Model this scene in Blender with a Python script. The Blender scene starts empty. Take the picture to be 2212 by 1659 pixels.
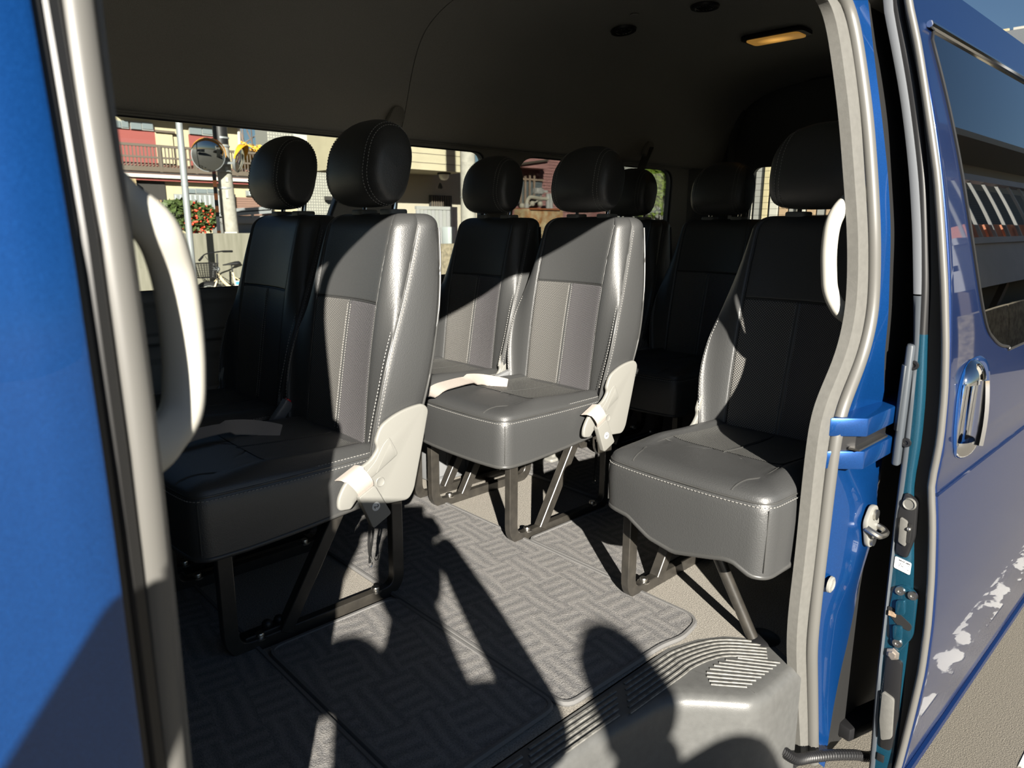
import bpy, bmesh, math, random
import numpy as np
from mathutils import Vector, Matrix
random.seed(7); rng = np.random.default_rng(7)
PI = math.pi
S = bpy.context.scene
COL = S.collection

# ------------------------------------------------------------------ camera, sky, sun, exposure
# Axes: X runs along the van towards its tail, Y across it (away from the open door), Z up; the cabin floor is z = 0, the road z = -0.65.
CAM = Vector((-0.4939, -1.4793, 0.8614))
YAW, PITCH, ROLL, FPX = math.radians(-43.414), math.radians(-12.6645), math.radians(0.273), 1528.55
cam_data = bpy.data.cameras.new('camera'); cam = bpy.data.objects.new('camera', cam_data); COL.objects.link(cam)
fwd = Vector((-math.sin(YAW)*math.cos(PITCH), math.cos(YAW)*math.cos(PITCH), math.sin(PITCH)))
rgt0 = Vector((math.cos(YAW), math.sin(YAW), 0)); up0 = rgt0.cross(fwd)
rgt = rgt0*math.cos(ROLL) + up0*math.sin(ROLL); upv = -rgt0*math.sin(ROLL) + up0*math.cos(ROLL)
m = Matrix((rgt, upv, -fwd)).transposed().to_4x4(); m.translation = CAM
cam.matrix_world = m
cam_data.sensor_width = 36; cam_data.lens = FPX/2212*36
cam_data.clip_start = 0.02; cam_data.clip_end = 300
cam_data.dof.use_dof = True; cam_data.dof.focus_distance = 2.0; cam_data.dof.aperture_fstop = 7.0
S.camera = cam

SUN_AZ, SUN_EL = math.radians(55), math.radians(23)
SUN = Vector((math.cos(SUN_EL)*math.cos(SUN_AZ), math.cos(SUN_EL)*math.sin(SUN_AZ), -math.sin(SUN_EL)))  # travel direction
W = bpy.data.worlds.new('world'); S.world = W; W.use_nodes = True
wn = W.node_tree.nodes; wl = W.node_tree.links; wn.clear()
sky = wn.new('ShaderNodeTexSky'); sky.sky_type = 'NISHITA'; sky.sun_disc = False
sky.sun_elevation = SUN_EL; sky.sun_rotation = math.atan2(-SUN.x, -SUN.y); sky.altitude = 50; sky.air_density = 1.0; sky.dust_density = 0.3; sky.ozone_density = 4.0
bg = wn.new('ShaderNodeBackground'); bg.inputs['Strength'].default_value = 0.055
wo = wn.new('ShaderNodeOutputWorld'); wl.new(sky.outputs[0], bg.inputs[0]); wl.new(bg.outputs[0], wo.inputs[0])
sun_d = bpy.data.lights.new('sun', 'SUN'); sun_d.energy = 13.0; sun_d.angle = math.radians(0.55); sun_d.color = (1.0, 0.94, 0.84)
sun = bpy.data.objects.new('sun', sun_d); COL.objects.link(sun)
sun.rotation_euler = (-SUN).to_track_quat('Z', 'Y').to_euler(); sun.location = (-6, -9, 6)
S.view_settings.view_transform = 'Standard'; S.view_settings.look = 'None'
S.view_settings.exposure = 0.1; S.view_settings.gamma = 1.0; S.view_settings.use_curve_mapping = False
S.cycles.max_bounces = 8; S.cycles.diffuse_bounces = 4; S.cycles.glossy_bounces = 4; S.cycles.transparent_max_bounces = 16
S.cycles.caustics_reflective = False; S.cycles.caustics_refractive = False; S.cycles.use_denoising = True
S.cycles.sample_clamp_indirect = 6

# ------------------------------------------------------------------ helpers
def at(px, py, Y):
    """world point on the plane y = Y along the sight line through a photograph pixel (used to size the far houses)"""
    d = fwd + rgt*((px-1106)/FPX) - upv*((py-829.5)/FPX)
    t = (Y-CAM.y)/d.y
    return CAM + d*t
def srgb(r, g, b):
    f = lambda c: (c/12.92 if c <= .04045 else ((c+.055)/1.055)**2.4)
    return tuple(f(c/255) for c in (r, g, b))
class MB:
    def __init__(s): s.v = []; s.f = []; s.m = []
    def add(s, vs, fs, mi=0):
        o = len(s.v); s.v += [tuple(v) for v in vs]; s.f += [tuple(i+o for i in f) for f in fs]; s.m += [mi]*len(fs); return s
    def box(s, c, d, R=None, mi=0):
        hx, hy, hz = d[0]/2, d[1]/2, d[2]/2
        vs = [Vector((x, y, z)) for x in (-hx, hx) for y in (-hy, hy) for z in (-hz, hz)]
        if R is not None: vs = [R @ v for v in vs]
        vs = [v+Vector(c) for v in vs]
        return s.add(vs, [(0,1,3,2), (4,6,7,5), (0,4,5,1), (2,3,7,6), (0,2,6,4), (1,5,7,3)], mi)
    def bar(s, a, b, w, h, up=(0,0,1), mi=0):
        a, b = Vector(a), Vector(b); d = b-a; L = d.length; x = d/L; u = Vector(up)
        if abs(x.dot(u)) > .99: u = Vector((1,0,0))
        y = u.cross(x).normalized(); z = x.cross(y)
        return s.box((a+b)/2, (L, w, h), Matrix((x, y, z)).transposed(), mi)
    def prism(s, poly, axis, a, b, mi=0, smooth_cap=False):
        """polygon given in the two remaining axes, extruded from a to b along axis"""
        n = len(poly); k = 'xyz'.index(axis)
        def P(p, h):
            q = list(p); q.insert(k, h); return tuple(q)
        vs = [P(p, a) for p in poly]+[P(p, b) for p in poly]
        fs = [tuple(range(n)), tuple(range(2*n-1, n-1, -1))]+[(i, i+n, (i+1) % n+n, (i+1) % n) for i in range(n)]
        return s.add(vs, fs, mi)
    def sweep(s, path, prof, closed=False, pclosed=True, up=(0,0,1), cap=True, mi=0, scale=None, frames=None):
        """profile [(a,b)] carried along path; a is along side = up x t, b along the second normal"""
        path = [Vector(p) for p in path]; n = len(path); k = len(prof); vs = []
        for i, p in enumerate(path):
            if closed: t = path[(i+1) % n]-path[i-1]
            else: t = path[min(i+1, n-1)]-path[max(i-1, 0)]
            t.normalize()
            if frames is not None: u = Vector(frames[i])
            else: u = Vector(up)
            if abs(t.dot(u)) > .995: u = Vector((1, .2, 0))
            a = u.cross(t).normalized(); b = t.cross(a)
            sc = scale[i] if scale else 1
            for q in prof: vs.append(p+a*q[0]*sc+b*q[1]*sc)
        fs = []
        for i in range(n if closed else n-1):
            j = (i+1) % n
            for q in range(k if pclosed else k-1):
                r = (q+1) % k; fs.append((i*k+q, j*k+q, j*k+r, i*k+r))
        if cap and not closed and pclosed: fs += [tuple(range(k)), tuple((n-1)*k+q for q in range(k-1, -1, -1))]
        return s.add(vs, fs, mi)
    def tube(s, path, r, n=8, closed=False, mi=0, scale=None):
        P = [Vector(p) for p in path]; T = [(P[min(i+1, len(P)-1)]-P[max(i-1, 0)]).normalized() for i in range(len(P))]
        u = Vector((0,0,1)) if abs(T[0].z) < .9 else Vector((1,0,0)); fr = []
        for t in T:                                     # carry the frame along so that the tube never twists
            u = u-t*u.dot(t)
            if u.length < 1e-6: u = Vector((.3,.5,.8))-t*Vector((.3,.5,.8)).dot(t)
            u.normalize(); fr.append(u.copy())
        if not closed: return s.sweep(P, [(r*math.cos(2*PI*i/n), r*math.sin(2*PI*i/n)) for i in range(n)], mi=mi, scale=scale, frames=fr)
        return s.sweep(path, [(r*math.cos(2*PI*i/n), r*math.sin(2*PI*i/n)) for i in range(n)], closed=closed, mi=mi, scale=scale)
    def grid(s, P, wrap=False, mi=0, flip=False):
        nu, nv = len(P), len(P[0]); vs = [p for r in P for p in r]; fs = []
        for i in range(nu-1):
            for j in range(nv if wrap else nv-1):
                k = (j+1) % nv; q = (i*nv+j, (i+1)*nv+j, (i+1)*nv+k, i*nv+k); fs.append(q[::-1] if flip else q)
        return s.add(vs, fs, mi)
    def cyl(s, a, b, r, n=12, r2=None, mi=0):
        return s.sweep([a, b], [(r*math.cos(2*PI*i/n), r*math.sin(2*PI*i/n)) for i in range(n)], mi=mi, scale=[1, (r2/r if r2 is not None else 1)])
    def lathe(s, prof, c, axis=(0,0,1), n=20, mi=0):
        ax = Vector(axis).normalized(); u = Vector((1,0,0)) if abs(ax.x) < .9 else Vector((0,1,0))
        a = ax.cross(u).normalized(); b = ax.cross(a); c = Vector(c)
        P = [[c+ax*h+(a*math.cos(2*PI*j/n)+b*math.sin(2*PI*j/n))*r for j in range(n)] for r, h in prof]
        return s.grid(P, True, mi)
    def ball(s, c, r, nu=8, nv=10, mi=0):
        rx = r if hasattr(r, '__len__') else (r, r, r)
        P = [[(c[0]+rx[0]*math.sin(PI*i/nu)*math.cos(2*PI*j/nv), c[1]+rx[1]*math.sin(PI*i/nu)*math.sin(2*PI*j/nv), c[2]+rx[2]*math.cos(PI*i/nu)) for j in range(nv)] for i in range(nu+1)]
        return s.grid(P, True, mi, True)
    def build(s, name, mat, parent=None, smooth=None, bevel=0, bseg=2, subsurf=0, wn_=False):
        me = bpy.data.meshes.new(name); me.from_pydata(s.v, [], s.f)
        mats = mat if isinstance(mat, (list, tuple)) else [mat]
        for q in mats: me.materials.append(q)
        if len(mats) > 1: me.polygons.foreach_set('material_index', s.m)
        b = bmesh.new(); b.from_mesh(me); bmesh.ops.remove_doubles(b, verts=b.verts, dist=1e-6)
        bmesh.ops.recalc_face_normals(b, faces=b.faces)
        if bevel:
            es = [e for e in b.edges if len(e.link_faces) == 2 and e.calc_face_angle(0) > .6]
            bmesh.ops.bevel(b, geom=es, offset=bevel, segments=bseg, profile=.5, affect='EDGES', clamp_overlap=True)
        b.to_mesh(me); b.free()
        o = bpy.data.objects.new(name, me); COL.objects.link(o)
        if parent: o.parent = parent
        if smooth is None: smooth = 40
        if smooth:
            me.polygons.foreach_set('use_smooth', [True]*len(me.polygons))
            me.set_sharp_from_angle(angle=math.radians(smooth))
        return o
def tag(o, label=None, cat=None, group=None, kind=None):
    if label: o['label'] = label
    if cat: o['category'] = cat
    if group: o['group'] = group
    if kind: o['kind'] = kind
    return o
def thing(name, label, cat, loc=(0,0,0), rz=0, group=None):
    o = bpy.data.objects.new(name, None); COL.objects.link(o); o.empty_display_size = .05
    o.location = loc; o.rotation_euler = (0, 0, rz); return tag(o, label, cat, group)
def struct(o, label=None):
    o['kind'] = 'structure'
    if label: o['label'] = label
    return o
def sroot(name):
    o = bpy.data.objects.new(name, None); COL.objects.link(o); o['kind'] = 'structure'; return o
def copy_tree(o, parent=None):
    c = o.copy(); COL.objects.link(c); c.parent = parent
    for ch in list(o.children): copy_tree(ch, c)
    return c
def smooth_path(pts, n=6, closed=False):
    P = [Vector(p) for p in pts]; out = []; N = len(P)
    for i in range(N if closed else N-1):
        if closed: a, b, c, d = P[i-1], P[i], P[(i+1) % N], P[(i+2) % N]
        else: a, b, c, d = P[max(i-1,0)], P[i], P[i+1], P[min(i+2,N-1)]
        for k in range(n):
            t = k/n; out.append(.5*((2*b)+(c-a)*t+(2*a-5*b+4*c-d)*t*t+(3*b-a-3*c+d)*t**3))
    if not closed: out.append(P[-1])
    return out
def even_path(pts, n=6, it=14):
    P = [Vector(p) for p in pts]; out = [P[i].lerp(P[i+1], k/n) for i in range(len(P)-1) for k in range(n)]+[P[-1]]
    for _ in range(it): out = [out[0]]+[(out[i-1]+out[i]*2+out[i+1])/4 for i in range(1, len(out)-1)]+[out[-1]]
    return out
def fillet(poly, r, n=5):
    """round the corners of a 2-D polygon"""
    out = []; N = len(poly)
    for i in range(N):
        p = Vector(poly[i]); a = Vector(poly[i-1])-p; b = Vector(poly[(i+1) % N])-p
        rr = r[i] if hasattr(r, '__len__') else r
        d = min(rr, a.length*.48, b.length*.48)
        if d < 1e-5: out.append(tuple(p)); continue
        A = p+a.normalized()*d; B = p+b.normalized()*d
        for k in range(n+1):
            t = k/n; out.append(tuple(A*(1-t)**2+p*2*t*(1-t)+B*t*t))
    return out

# ------------------------------------------------------------------ materials
def mat(name, col, rough=.5, metal=0, spec=.5, coat=0, bump=0, bscale=200, noise=0, nscale=8, col2=None, sheen=0, coatr=.03, emit=None, estr=0, detail=4):
    M = bpy.data.materials.new(name); M.use_nodes = True; nt = M.node_tree; b = nt.nodes['Principled BSDF']
    col = tuple(col)[:3]
    b.inputs['Base Color'].default_value = (*col, 1); b.inputs['Roughness'].default_value = rough; b.inputs['Metallic'].default_value = metal
    b.inputs['Specular IOR Level'].default_value = spec; b.inputs['Coat Weight'].default_value = coat; b.inputs['Coat Roughness'].default_value = coatr
    if sheen: b.inputs['Sheen Weight'].default_value = sheen; b.inputs['Sheen Roughness'].default_value = .5
    if emit: b.inputs['Emission Color'].default_value = (*emit, 1); b.inputs['Emission Strength'].default_value = estr
    tc = None
    if noise or bump:
        tc = nt.nodes.new('ShaderNodeTexCoord')
    if noise:
        n = nt.nodes.new('ShaderNodeTexNoise'); n.inputs['Scale'].default_value = nscale; n.inputs['Detail'].default_value = detail; nt.links.new(tc.outputs['Object'], n.inputs['Vector'])
        r = nt.nodes.new('ShaderNodeMapRange'); r.inputs['From Min'].default_value = .3; r.inputs['From Max'].default_value = .7; nt.links.new(n.outputs[0], r.inputs[0])
        mx = nt.nodes.new('ShaderNodeMix'); mx.data_type = 'RGBA'
        c2 = col2 if col2 else tuple(c*(1-noise) for c in col)
        mx.inputs[6].default_value = (*col, 1); mx.inputs[7].default_value = (*c2, 1); nt.links.new(r.outputs[0], mx.inputs[0]); nt.links.new(mx.outputs[2], b.inputs['Base Color'])
    if bump:
        n2 = nt.nodes.new('ShaderNodeTexNoise'); n2.inputs['Scale'].default_value = bscale; n2.inputs['Detail'].default_value = 3; nt.links.new(tc.outputs['Object'], n2.inputs['Vector'])
        bp = nt.nodes.new('ShaderNodeBump'); bp.inputs['Strength'].default_value = bump; bp.inputs['Distance'].default_value = .002
        nt.links.new(n2.outputs[0], bp.inputs['Height']); nt.links.new(bp.outputs[0], b.inputs['Normal'])
    return M
def N(M, t): return M.node_tree.nodes.new(t)
def LK(M, a, b): M.node_tree.links.new(a, b)
def glassy(name, tint, refl=1.0, rough=0):
    """pane: clear transmission tinted, with fresnel reflection, and it lets sun and lamps straight through"""
    M = bpy.data.materials.new(name); M.use_nodes = True; nt = M.node_tree; nt.nodes.clear()
    o = N(M, 'ShaderNodeOutputMaterial'); tr = N(M, 'ShaderNodeBsdfTransparent'); tr.inputs[0].default_value = (*tint, 1)
    gl = N(M, 'ShaderNodeBsdfGlossy'); gl.inputs['Roughness'].default_value = rough
    fr = N(M, 'ShaderNodeFresnel'); fr.inputs[0].default_value = 1.5; mu = N(M, 'ShaderNodeMath'); mu.operation = 'MULTIPLY'; mu.inputs[1].default_value = refl
    mx = N(M, 'ShaderNodeMixShader'); LK(M, fr.outputs[0], mu.inputs[0]); LK(M, mu.outputs[0], mx.inputs[0]); LK(M, tr.outputs[0], mx.inputs[1]); LK(M, gl.outputs[0], mx.inputs[2]); LK(M, mx.outputs[0], o.inputs[0])
    return M
M_leather = mat('leather', (.052, .053, .053), .45, spec=.85, bump=.30, bscale=420)
M_stitch = mat('stitching_thread', (.30, .295, .28), .7)
M_piping = mat('piping', (.06, .06, .058), .36)
def perforated(name, axes, base, dot, pitch):
    M = mat(name, base, .5); b = M.node_tree.nodes['Principled BSDF']
    tc = N(M, 'ShaderNodeTexCoord'); sp = N(M, 'ShaderNodeSeparateXYZ'); LK(M, tc.outputs['Object'], sp.inputs[0])
    cb = N(M, 'ShaderNodeCombineXYZ')
    ad = N(M, 'ShaderNodeMath'); ad.operation = 'ADD'; su = N(M, 'ShaderNodeMath'); su.operation = 'SUBTRACT'
    LK(M, sp.outputs[axes[0]], ad.inputs[0]); LK(M, sp.outputs[axes[1]], ad.inputs[1]); LK(M, sp.outputs[axes[0]], su.inputs[0]); LK(M, sp.outputs[axes[1]], su.inputs[1])
    LK(M, ad.outputs[0], cb.inputs[0]); LK(M, su.outputs[0], cb.inputs[1])
    sc = N(M, 'ShaderNodeVectorMath'); sc.operation = 'SCALE'; sc.inputs['Scale'].default_value = .7071/pitch; LK(M, cb.outputs[0], sc.inputs[0])
    fr = N(M, 'ShaderNodeVectorMath'); fr.operation = 'FRACTION'; LK(M, sc.outputs[0], fr.inputs[0])
    ds = N(M, 'ShaderNodeVectorMath'); ds.operation = 'DISTANCE'; ds.inputs[1].default_value = (.5, .5, 0); LK(M, fr.outputs[0], ds.inputs[0])
    rp = N(M, 'ShaderNodeMapRange'); rp.inputs['From Min'].default_value = .36; rp.inputs['From Max'].default_value = .24; LK(M, ds.outputs['Value'], rp.inputs[0])
    mx = N(M, 'ShaderNodeMix'); mx.data_type = 'RGBA'; mx.inputs[6].default_value = (*base, 1); mx.inputs[7].default_value = (*dot, 1)
    LK(M, rp.outputs[0], mx.inputs[0]); LK(M, mx.outputs[2], b.inputs['Base Color'])
    bp = N(M, 'ShaderNodeBump'); bp.inputs['Strength'].default_value = .35; bp.inputs['Distance'].default_value = .0015; LK(M, rp.outputs[0], bp.inputs['Height']); LK(M, bp.outputs[0], b.inputs['Normal'])
    return M
M_perfA = perforated('perforated_leather', (1, 2), (.050, .049, .047), (.30, .29, .27), .0046)
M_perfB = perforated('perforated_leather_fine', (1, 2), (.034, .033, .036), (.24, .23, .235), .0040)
M_perfC = perforated('perforated_cushion_leather', (0, 1), (.042, .042, .040), (.20, .20, .19), .0042)
M_cover = mat('light_grey_plastic', (.235, .232, .212), .5, bump=.08, bscale=500)
M_legmetal = mat('black_painted_steel', (.026, .024, .021), .34, spec=.6, bump=.06, bscale=120, noise=.5, nscale=40, col2=(.042, .038, .032))
M_steel = mat('zinc_steel', (.6, .58, .54), .32, metal=1)
M_chrome = mat('chrome', (.85, .86, .87), .06, metal=1)
M_red = mat('red_button', (.75, .02, .03), .4)
M_buckle = mat('grey_buckle_plastic', (.20, .205, .21), .4)
M_web = mat('beige_webbing', (.42, .375, .335), .8, bump=.5, bscale=700)
M_darkweb = mat('dark_grey_webbing', (.09, .09, .085), .8, bump=.3, bscale=700)
M_black = mat('black_plastic', (.012, .012, .013), .45)
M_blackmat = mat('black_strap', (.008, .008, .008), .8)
M_headliner = mat('headliner_felt', (.52, .52, .49), .95, bump=.5, bscale=350, noise=.12, nscale=300)
M_trimdark = mat('grey_side_trim', (.17, .18, .18), .55, bump=.2, bscale=500)
M_trimlight = mat('light_side_trim', (.34, .35, .35), .5)
M_pillar = mat('pillar_trim', (.32, .32, .30), .6, bump=.1, bscale=400)
M_grip = mat('ivory_grip_plastic', (.50, .485, .43), .42)
M_doortrim = mat('door_grey_trim', (.16, .17, .185), .5, bump=.05, bscale=400)
M_rubber = mat('door_seal_rubber', (.15, .147, .135), .55, noise=.12, nscale=90, bump=.1, bscale=300)
M_rubber2 = mat('door_seal_tube', (.12, .117, .108), .42, spec=.6)
M_rubberdark = mat('black_rubber', (.015, .015, .015), .4)
M_step = mat('step_grey_plastic', (.115, .116, .112), .40, noise=.15, nscale=60, bump=.12, bscale=500)
M_rib = mat('worn_step_rib', (.24, .235, .215), .5, noise=.6, nscale=90)
def paint(name, col, metal=.55, rough=.32):
    M = mat(name, col, rough, metal=metal, coat=1.0, coatr=.02); b = M.node_tree.nodes['Principled BSDF']
    tc = N(M, 'ShaderNodeTexCoord'); v = N(M, 'ShaderNodeTexVoronoi'); v.inputs['Scale'].default_value = 2600; LK(M, tc.outputs['Object'], v.inputs['Vector'])
    mx = N(M, 'ShaderNodeMix'); mx.data_type = 'RGBA'; mx.inputs[6].default_value = (*col, 1); mx.inputs[7].default_value = (col[0]*1.5+.004, col[1]*1.5+.01, col[2]*1.45+.02, 1)
    r = N(M, 'ShaderNodeMapRange'); r.inputs['From Min'].default_value = .55; r.inputs['From Max'].default_value = .95
    sx = N(M, 'ShaderNodeSeparateColor'); LK(M, v.outputs['Color'], sx.inputs[0]); LK(M, sx.outputs[0], r.inputs[0]); LK(M, r.outputs[0], mx.inputs[0]); LK(M, mx.outputs[2], b.inputs['Base Color'])
    return M
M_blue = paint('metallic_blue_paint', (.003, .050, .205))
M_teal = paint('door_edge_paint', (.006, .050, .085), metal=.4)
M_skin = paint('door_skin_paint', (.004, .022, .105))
M_glass = glassy('clear_window_glass', (.93, .95, .93), .9)
M_tint = glassy('privacy_glass', (.05, .055, .06), 2.3)
M_lampglow = None
def carpet(name, c1, c2, bscale, bump, nscale=900):
    M = mat(name, c1, .95, spec=.15, noise=1, col2=c2, nscale=nscale, bump=bump, bscale=bscale); return M
M_carpet = carpet('floor_carpet', (.44, .41, .36), (.20, .187, .165), 500, 1.0, 330)
def mat_pattern():
    M = mat('floor_mat_pile', (.1, .1, .1), .95, spec=.12); b = M.node_tree.nodes['Principled BSDF']
    tc = N(M, 'ShaderNodeTexCoord'); mp = N(M, 'ShaderNodeMapping'); mp.inputs['Rotation'].default_value = (0, 0, math.radians(8)); LK(M, tc.outputs['Object'], mp.inputs[0])
    nz = N(M, 'ShaderNodeTexNoise'); nz.inputs['Scale'].default_value = 14; LK(M, mp.outputs[0], nz.inputs['Vector'])
    wv = N(M, 'ShaderNodeVectorMath'); wv.operation = 'MULTIPLY_ADD'; wv.inputs[1].default_value = (.02, .02, 0); LK(M, nz.outputs['Color'], wv.inputs[0]); LK(M, mp.outputs[0], wv.inputs[2])
    ck = N(M, 'ShaderNodeTexChecker'); ck.inputs['Scale'].default_value = 1; ck.inputs['Color1'].default_value = (1,1,1,1); ck.inputs['Color2'].default_value = (0,0,0,1)
    cs = N(M, 'ShaderNodeVectorMath'); cs.operation = 'MULTIPLY'; cs.inputs[1].default_value = (14.5, 7.5, 0); LK(M, wv.outputs[0], cs.inputs[0])
    o5 = N(M, 'ShaderNodeVectorMath'); o5.operation = 'ADD'; o5.inputs[1].default_value = (0, 0, .5); LK(M, cs.outputs[0], o5.inputs[0]); LK(M, o5.outputs[0], ck.inputs['Vector'])
    w1 = N(M, 'ShaderNodeTexWave'); w1.bands_direction = 'X'; w1.inputs['Scale'].default_value = 11; LK(M, wv.outputs[0], w1.inputs['Vector'])
    w2 = N(M, 'ShaderNodeTexWave'); w2.bands_direction = 'Y'; w2.inputs['Scale'].default_value = 10; LK(M, wv.outputs[0], w2.inputs['Vector'])
    mx = N(M, 'ShaderNodeMix'); mx.data_type = 'FLOAT'; LK(M, ck.outputs['Fac'], mx.inputs[0]); LK(M, w1.outputs['Fac'], mx.inputs[2]); LK(M, w2.outputs['Fac'], mx.inputs[3])
    n2 = N(M, 'ShaderNodeTexNoise'); n2.inputs['Scale'].default_value = 500; n2.inputs['Detail'].default_value = 2; LK(M, tc.outputs['Object'], n2.inputs['Vector'])
    ad = N(M, 'ShaderNodeMath'); ad.operation = 'MULTIPLY_ADD'; ad.inputs[1].default_value = .17; LK(M, mx.outputs[0], ad.inputs[0])
    s2 = N(M, 'ShaderNodeMath'); s2.operation = 'MULTIPLY'; s2.inputs[1].default_value = .75; LK(M, n2.outputs[0], s2.inputs[0]); LK(M, s2.outputs[0], ad.inputs[2])
    cr = N(M, 'ShaderNodeValToRGB'); cr.color_ramp.elements[0].position = .2; cr.color_ramp.elements[0].color = (.12, .121, .128, 1); cr.color_ramp.elements[1].position = .95; cr.color_ramp.elements[1].color = (.44, .42, .39, 1)
    LK(M, ad.outputs[0], cr.inputs[0]); LK(M, cr.outputs[0], b.inputs['Base Color'])
    bp = N(M, 'ShaderNodeBump'); bp.inputs['Strength'].default_value = .8; bp.inputs['Distance'].default_value = .006; LK(M, ad.outputs[0], bp.inputs['Height']); LK(M, bp.outputs[0], b.inputs['Normal'])
    return M
M_mat = mat_pattern()
M_matedge = mat('mat_binding', (.15, .148, .145), .85, bump=.4, bscale=600)

# ------------------------------------------------------------------ the cabin shell
def ylean(z): return float(np.interp(z, [-.4, .69, .85, 1.09, 1.25, 1.4], [-.955, -.955, -.945, -.905, -.86, -.80]))
fl = MB().prism([(-1.25,-.745),(.655,-.745),(.725,-.768),(.778,-.800),(.836,-.872),(.797,-.95),(3.3,-.95),(3.3,.80),(-1.25,.80)], 'z', -.05, 0)
floor = struct(fl.build('floor', M_carpet, smooth=0))
# step well: tread with moulded edge, lower step
STEP_OUT = fillet([(-1.25,-.795),(.2,-.797),(.36,-.812),(.53,-.834),(.585,-.893),(.632,-.948),(.668,-.9565),(.80,-.9565)], [.0,.1,.1,.05,.03,.03,.02,0], 5)[1:]
STEP_OUT = [(-1.25,-.795)]+[p for p in STEP_OUT if p[0] > -1.2][:-1]+[(.80,-.9565)]
step = sroot('trim_1'); step['label'] = 'grey plastic step tread and well along the open door'
tr = MB(); path = [Vector((x, y, 0)) for x, y in STEP_OUT]; prof = [(-.02,0),(0,-.001),(.009,-.004),(.017,-.013),(.020,-.03),(.024,-.33)]
rows = []
for i, p in enumerate(path):
    t = (path[min(i+1,len(path)-1)]-path[max(i-1,0)]).normalized(); nrm = Vector((t.y,-t.x,0))
    rows.append([p+nrm*(a-.012)+Vector((0,0,b)) for a, b in prof])
tr.grid(rows)
inner = [(-1.25,-.742),(.60,-.742),(.655,-.745),(.725,-.768),(.778,-.800),(.836,-.872),(.797,-.945)]
tp = [tuple(p) for p in inner]; o0 = [(r[0].x, r[0].y) for r in rows][::-1]
tr.add([(x, y, 0) for x, y in tp]+[(x, y, 0) for x, y in o0], [tuple(range(len(tp)+len(o0)))])
tr.build('tread', M_step, step, smooth=50)
MB().box((-.2,-1.0,-.33), (2.2,.42,.03)).build('lower_step', M_step, step, bevel=.006)
MB().box((.735,-.92,-.17), (.17,.05,.30)).build('well_side', M_step, step, bevel=.01)
def rib(pts, w=.0035):
    mb = MB(); mb.sweep([(x, y, .0005) for x, y in pts], [(-w,0),(-w*.6,.0016),(w*.6,.0016),(w,0)], up=(0,0,1)); return mb.build('rib', M_rib, step, smooth=30)
for k in range(5):
    y = -.754-.0115*k
    for a, b in ((-.35,-.02),(.0,.215),(.235,.462)): rib([(a-.01*k, y), ((a+b)/2, y-.002), (b-.012*k, y-.004)])
for k in range(6):
    d = .012+.0118*k
    pts = [(.492-.012*k,-.744-d),(.60-.1*d,-.746-d),(.655-.35*d,-.749-d*.95),(.725-.6*d,-.770-d*.8),(.778-.75*d,-.802-d*.65),(.833-.85*d,-.868-d*.5)]
    rib([(p.x, p.y) for p in smooth_path([Vector((*p,0)) for p in pts], 4)], .003)
for a, b in [((.721,-.851),(.776,-.929)),((.695,-.836),(.762,-.928)),((.676,-.831),(.747,-.928)),((.660,-.829),(.732,-.927)),((.644,-.829),(.718,-.926)),((.629,-.832),(.704,-.926)),((.619,-.840),(.687,-.924)),((.612,-.852),(.672,-.924)),((.606,-.862),(.656,-.922))]:
    a2 = Vector(a).lerp(Vector(b), .14); rib([tuple(a2), tuple((a2+Vector(b))/2), b], .0028)

# floor mats
def floor_mat(poly, r, label, h=.009):
    p = fillet(poly, r, 5)
    t = thing('floor_mat', label, 'floor mat', (0,0,0), 0, 'ribbed floor mats')
    MB().prism(p, 'z', .0012, h).build('pile', M_mat, t, smooth=0)
    MB().tube([(x, y, h-.003) for x, y in p], .0062, 6, closed=True).build('binding', M_matedge, t)
floor_mat([(-1.2,-.725),(.023,-.725),(.023,.70),(-1.2,.70)], .03, 'ribbed dark floor mat beside the front door pillar, in shade')
floor_mat([(.036,-.72),(.343,-.715),(.343,-.195),(.036,-.195)], .03, 'small ribbed floor mat by the step in front of the nearest seat leg')
floor_mat([(.354,-.730),(.64,-.735),(.70,-.748),(.79,-.735),(.79,.72),(.354,.72)], [.03,.02,.02,.06,.03,.03], 'wide ribbed floor mat with rounded corner, sunlit between the two seat rows')
floor_mat([(.80,-.53),(1.17,-.53),(1.17,-.185),(.80,-.185)], .02, 'narrow ribbed floor mat in the aisle between the middle row seats')
floor_mat([(1.18,-.90),(1.62,-.90),(1.62,.70),(1.18,.70)], .03, 'ribbed floor mat behind the middle row, mostly under the seats')

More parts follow.
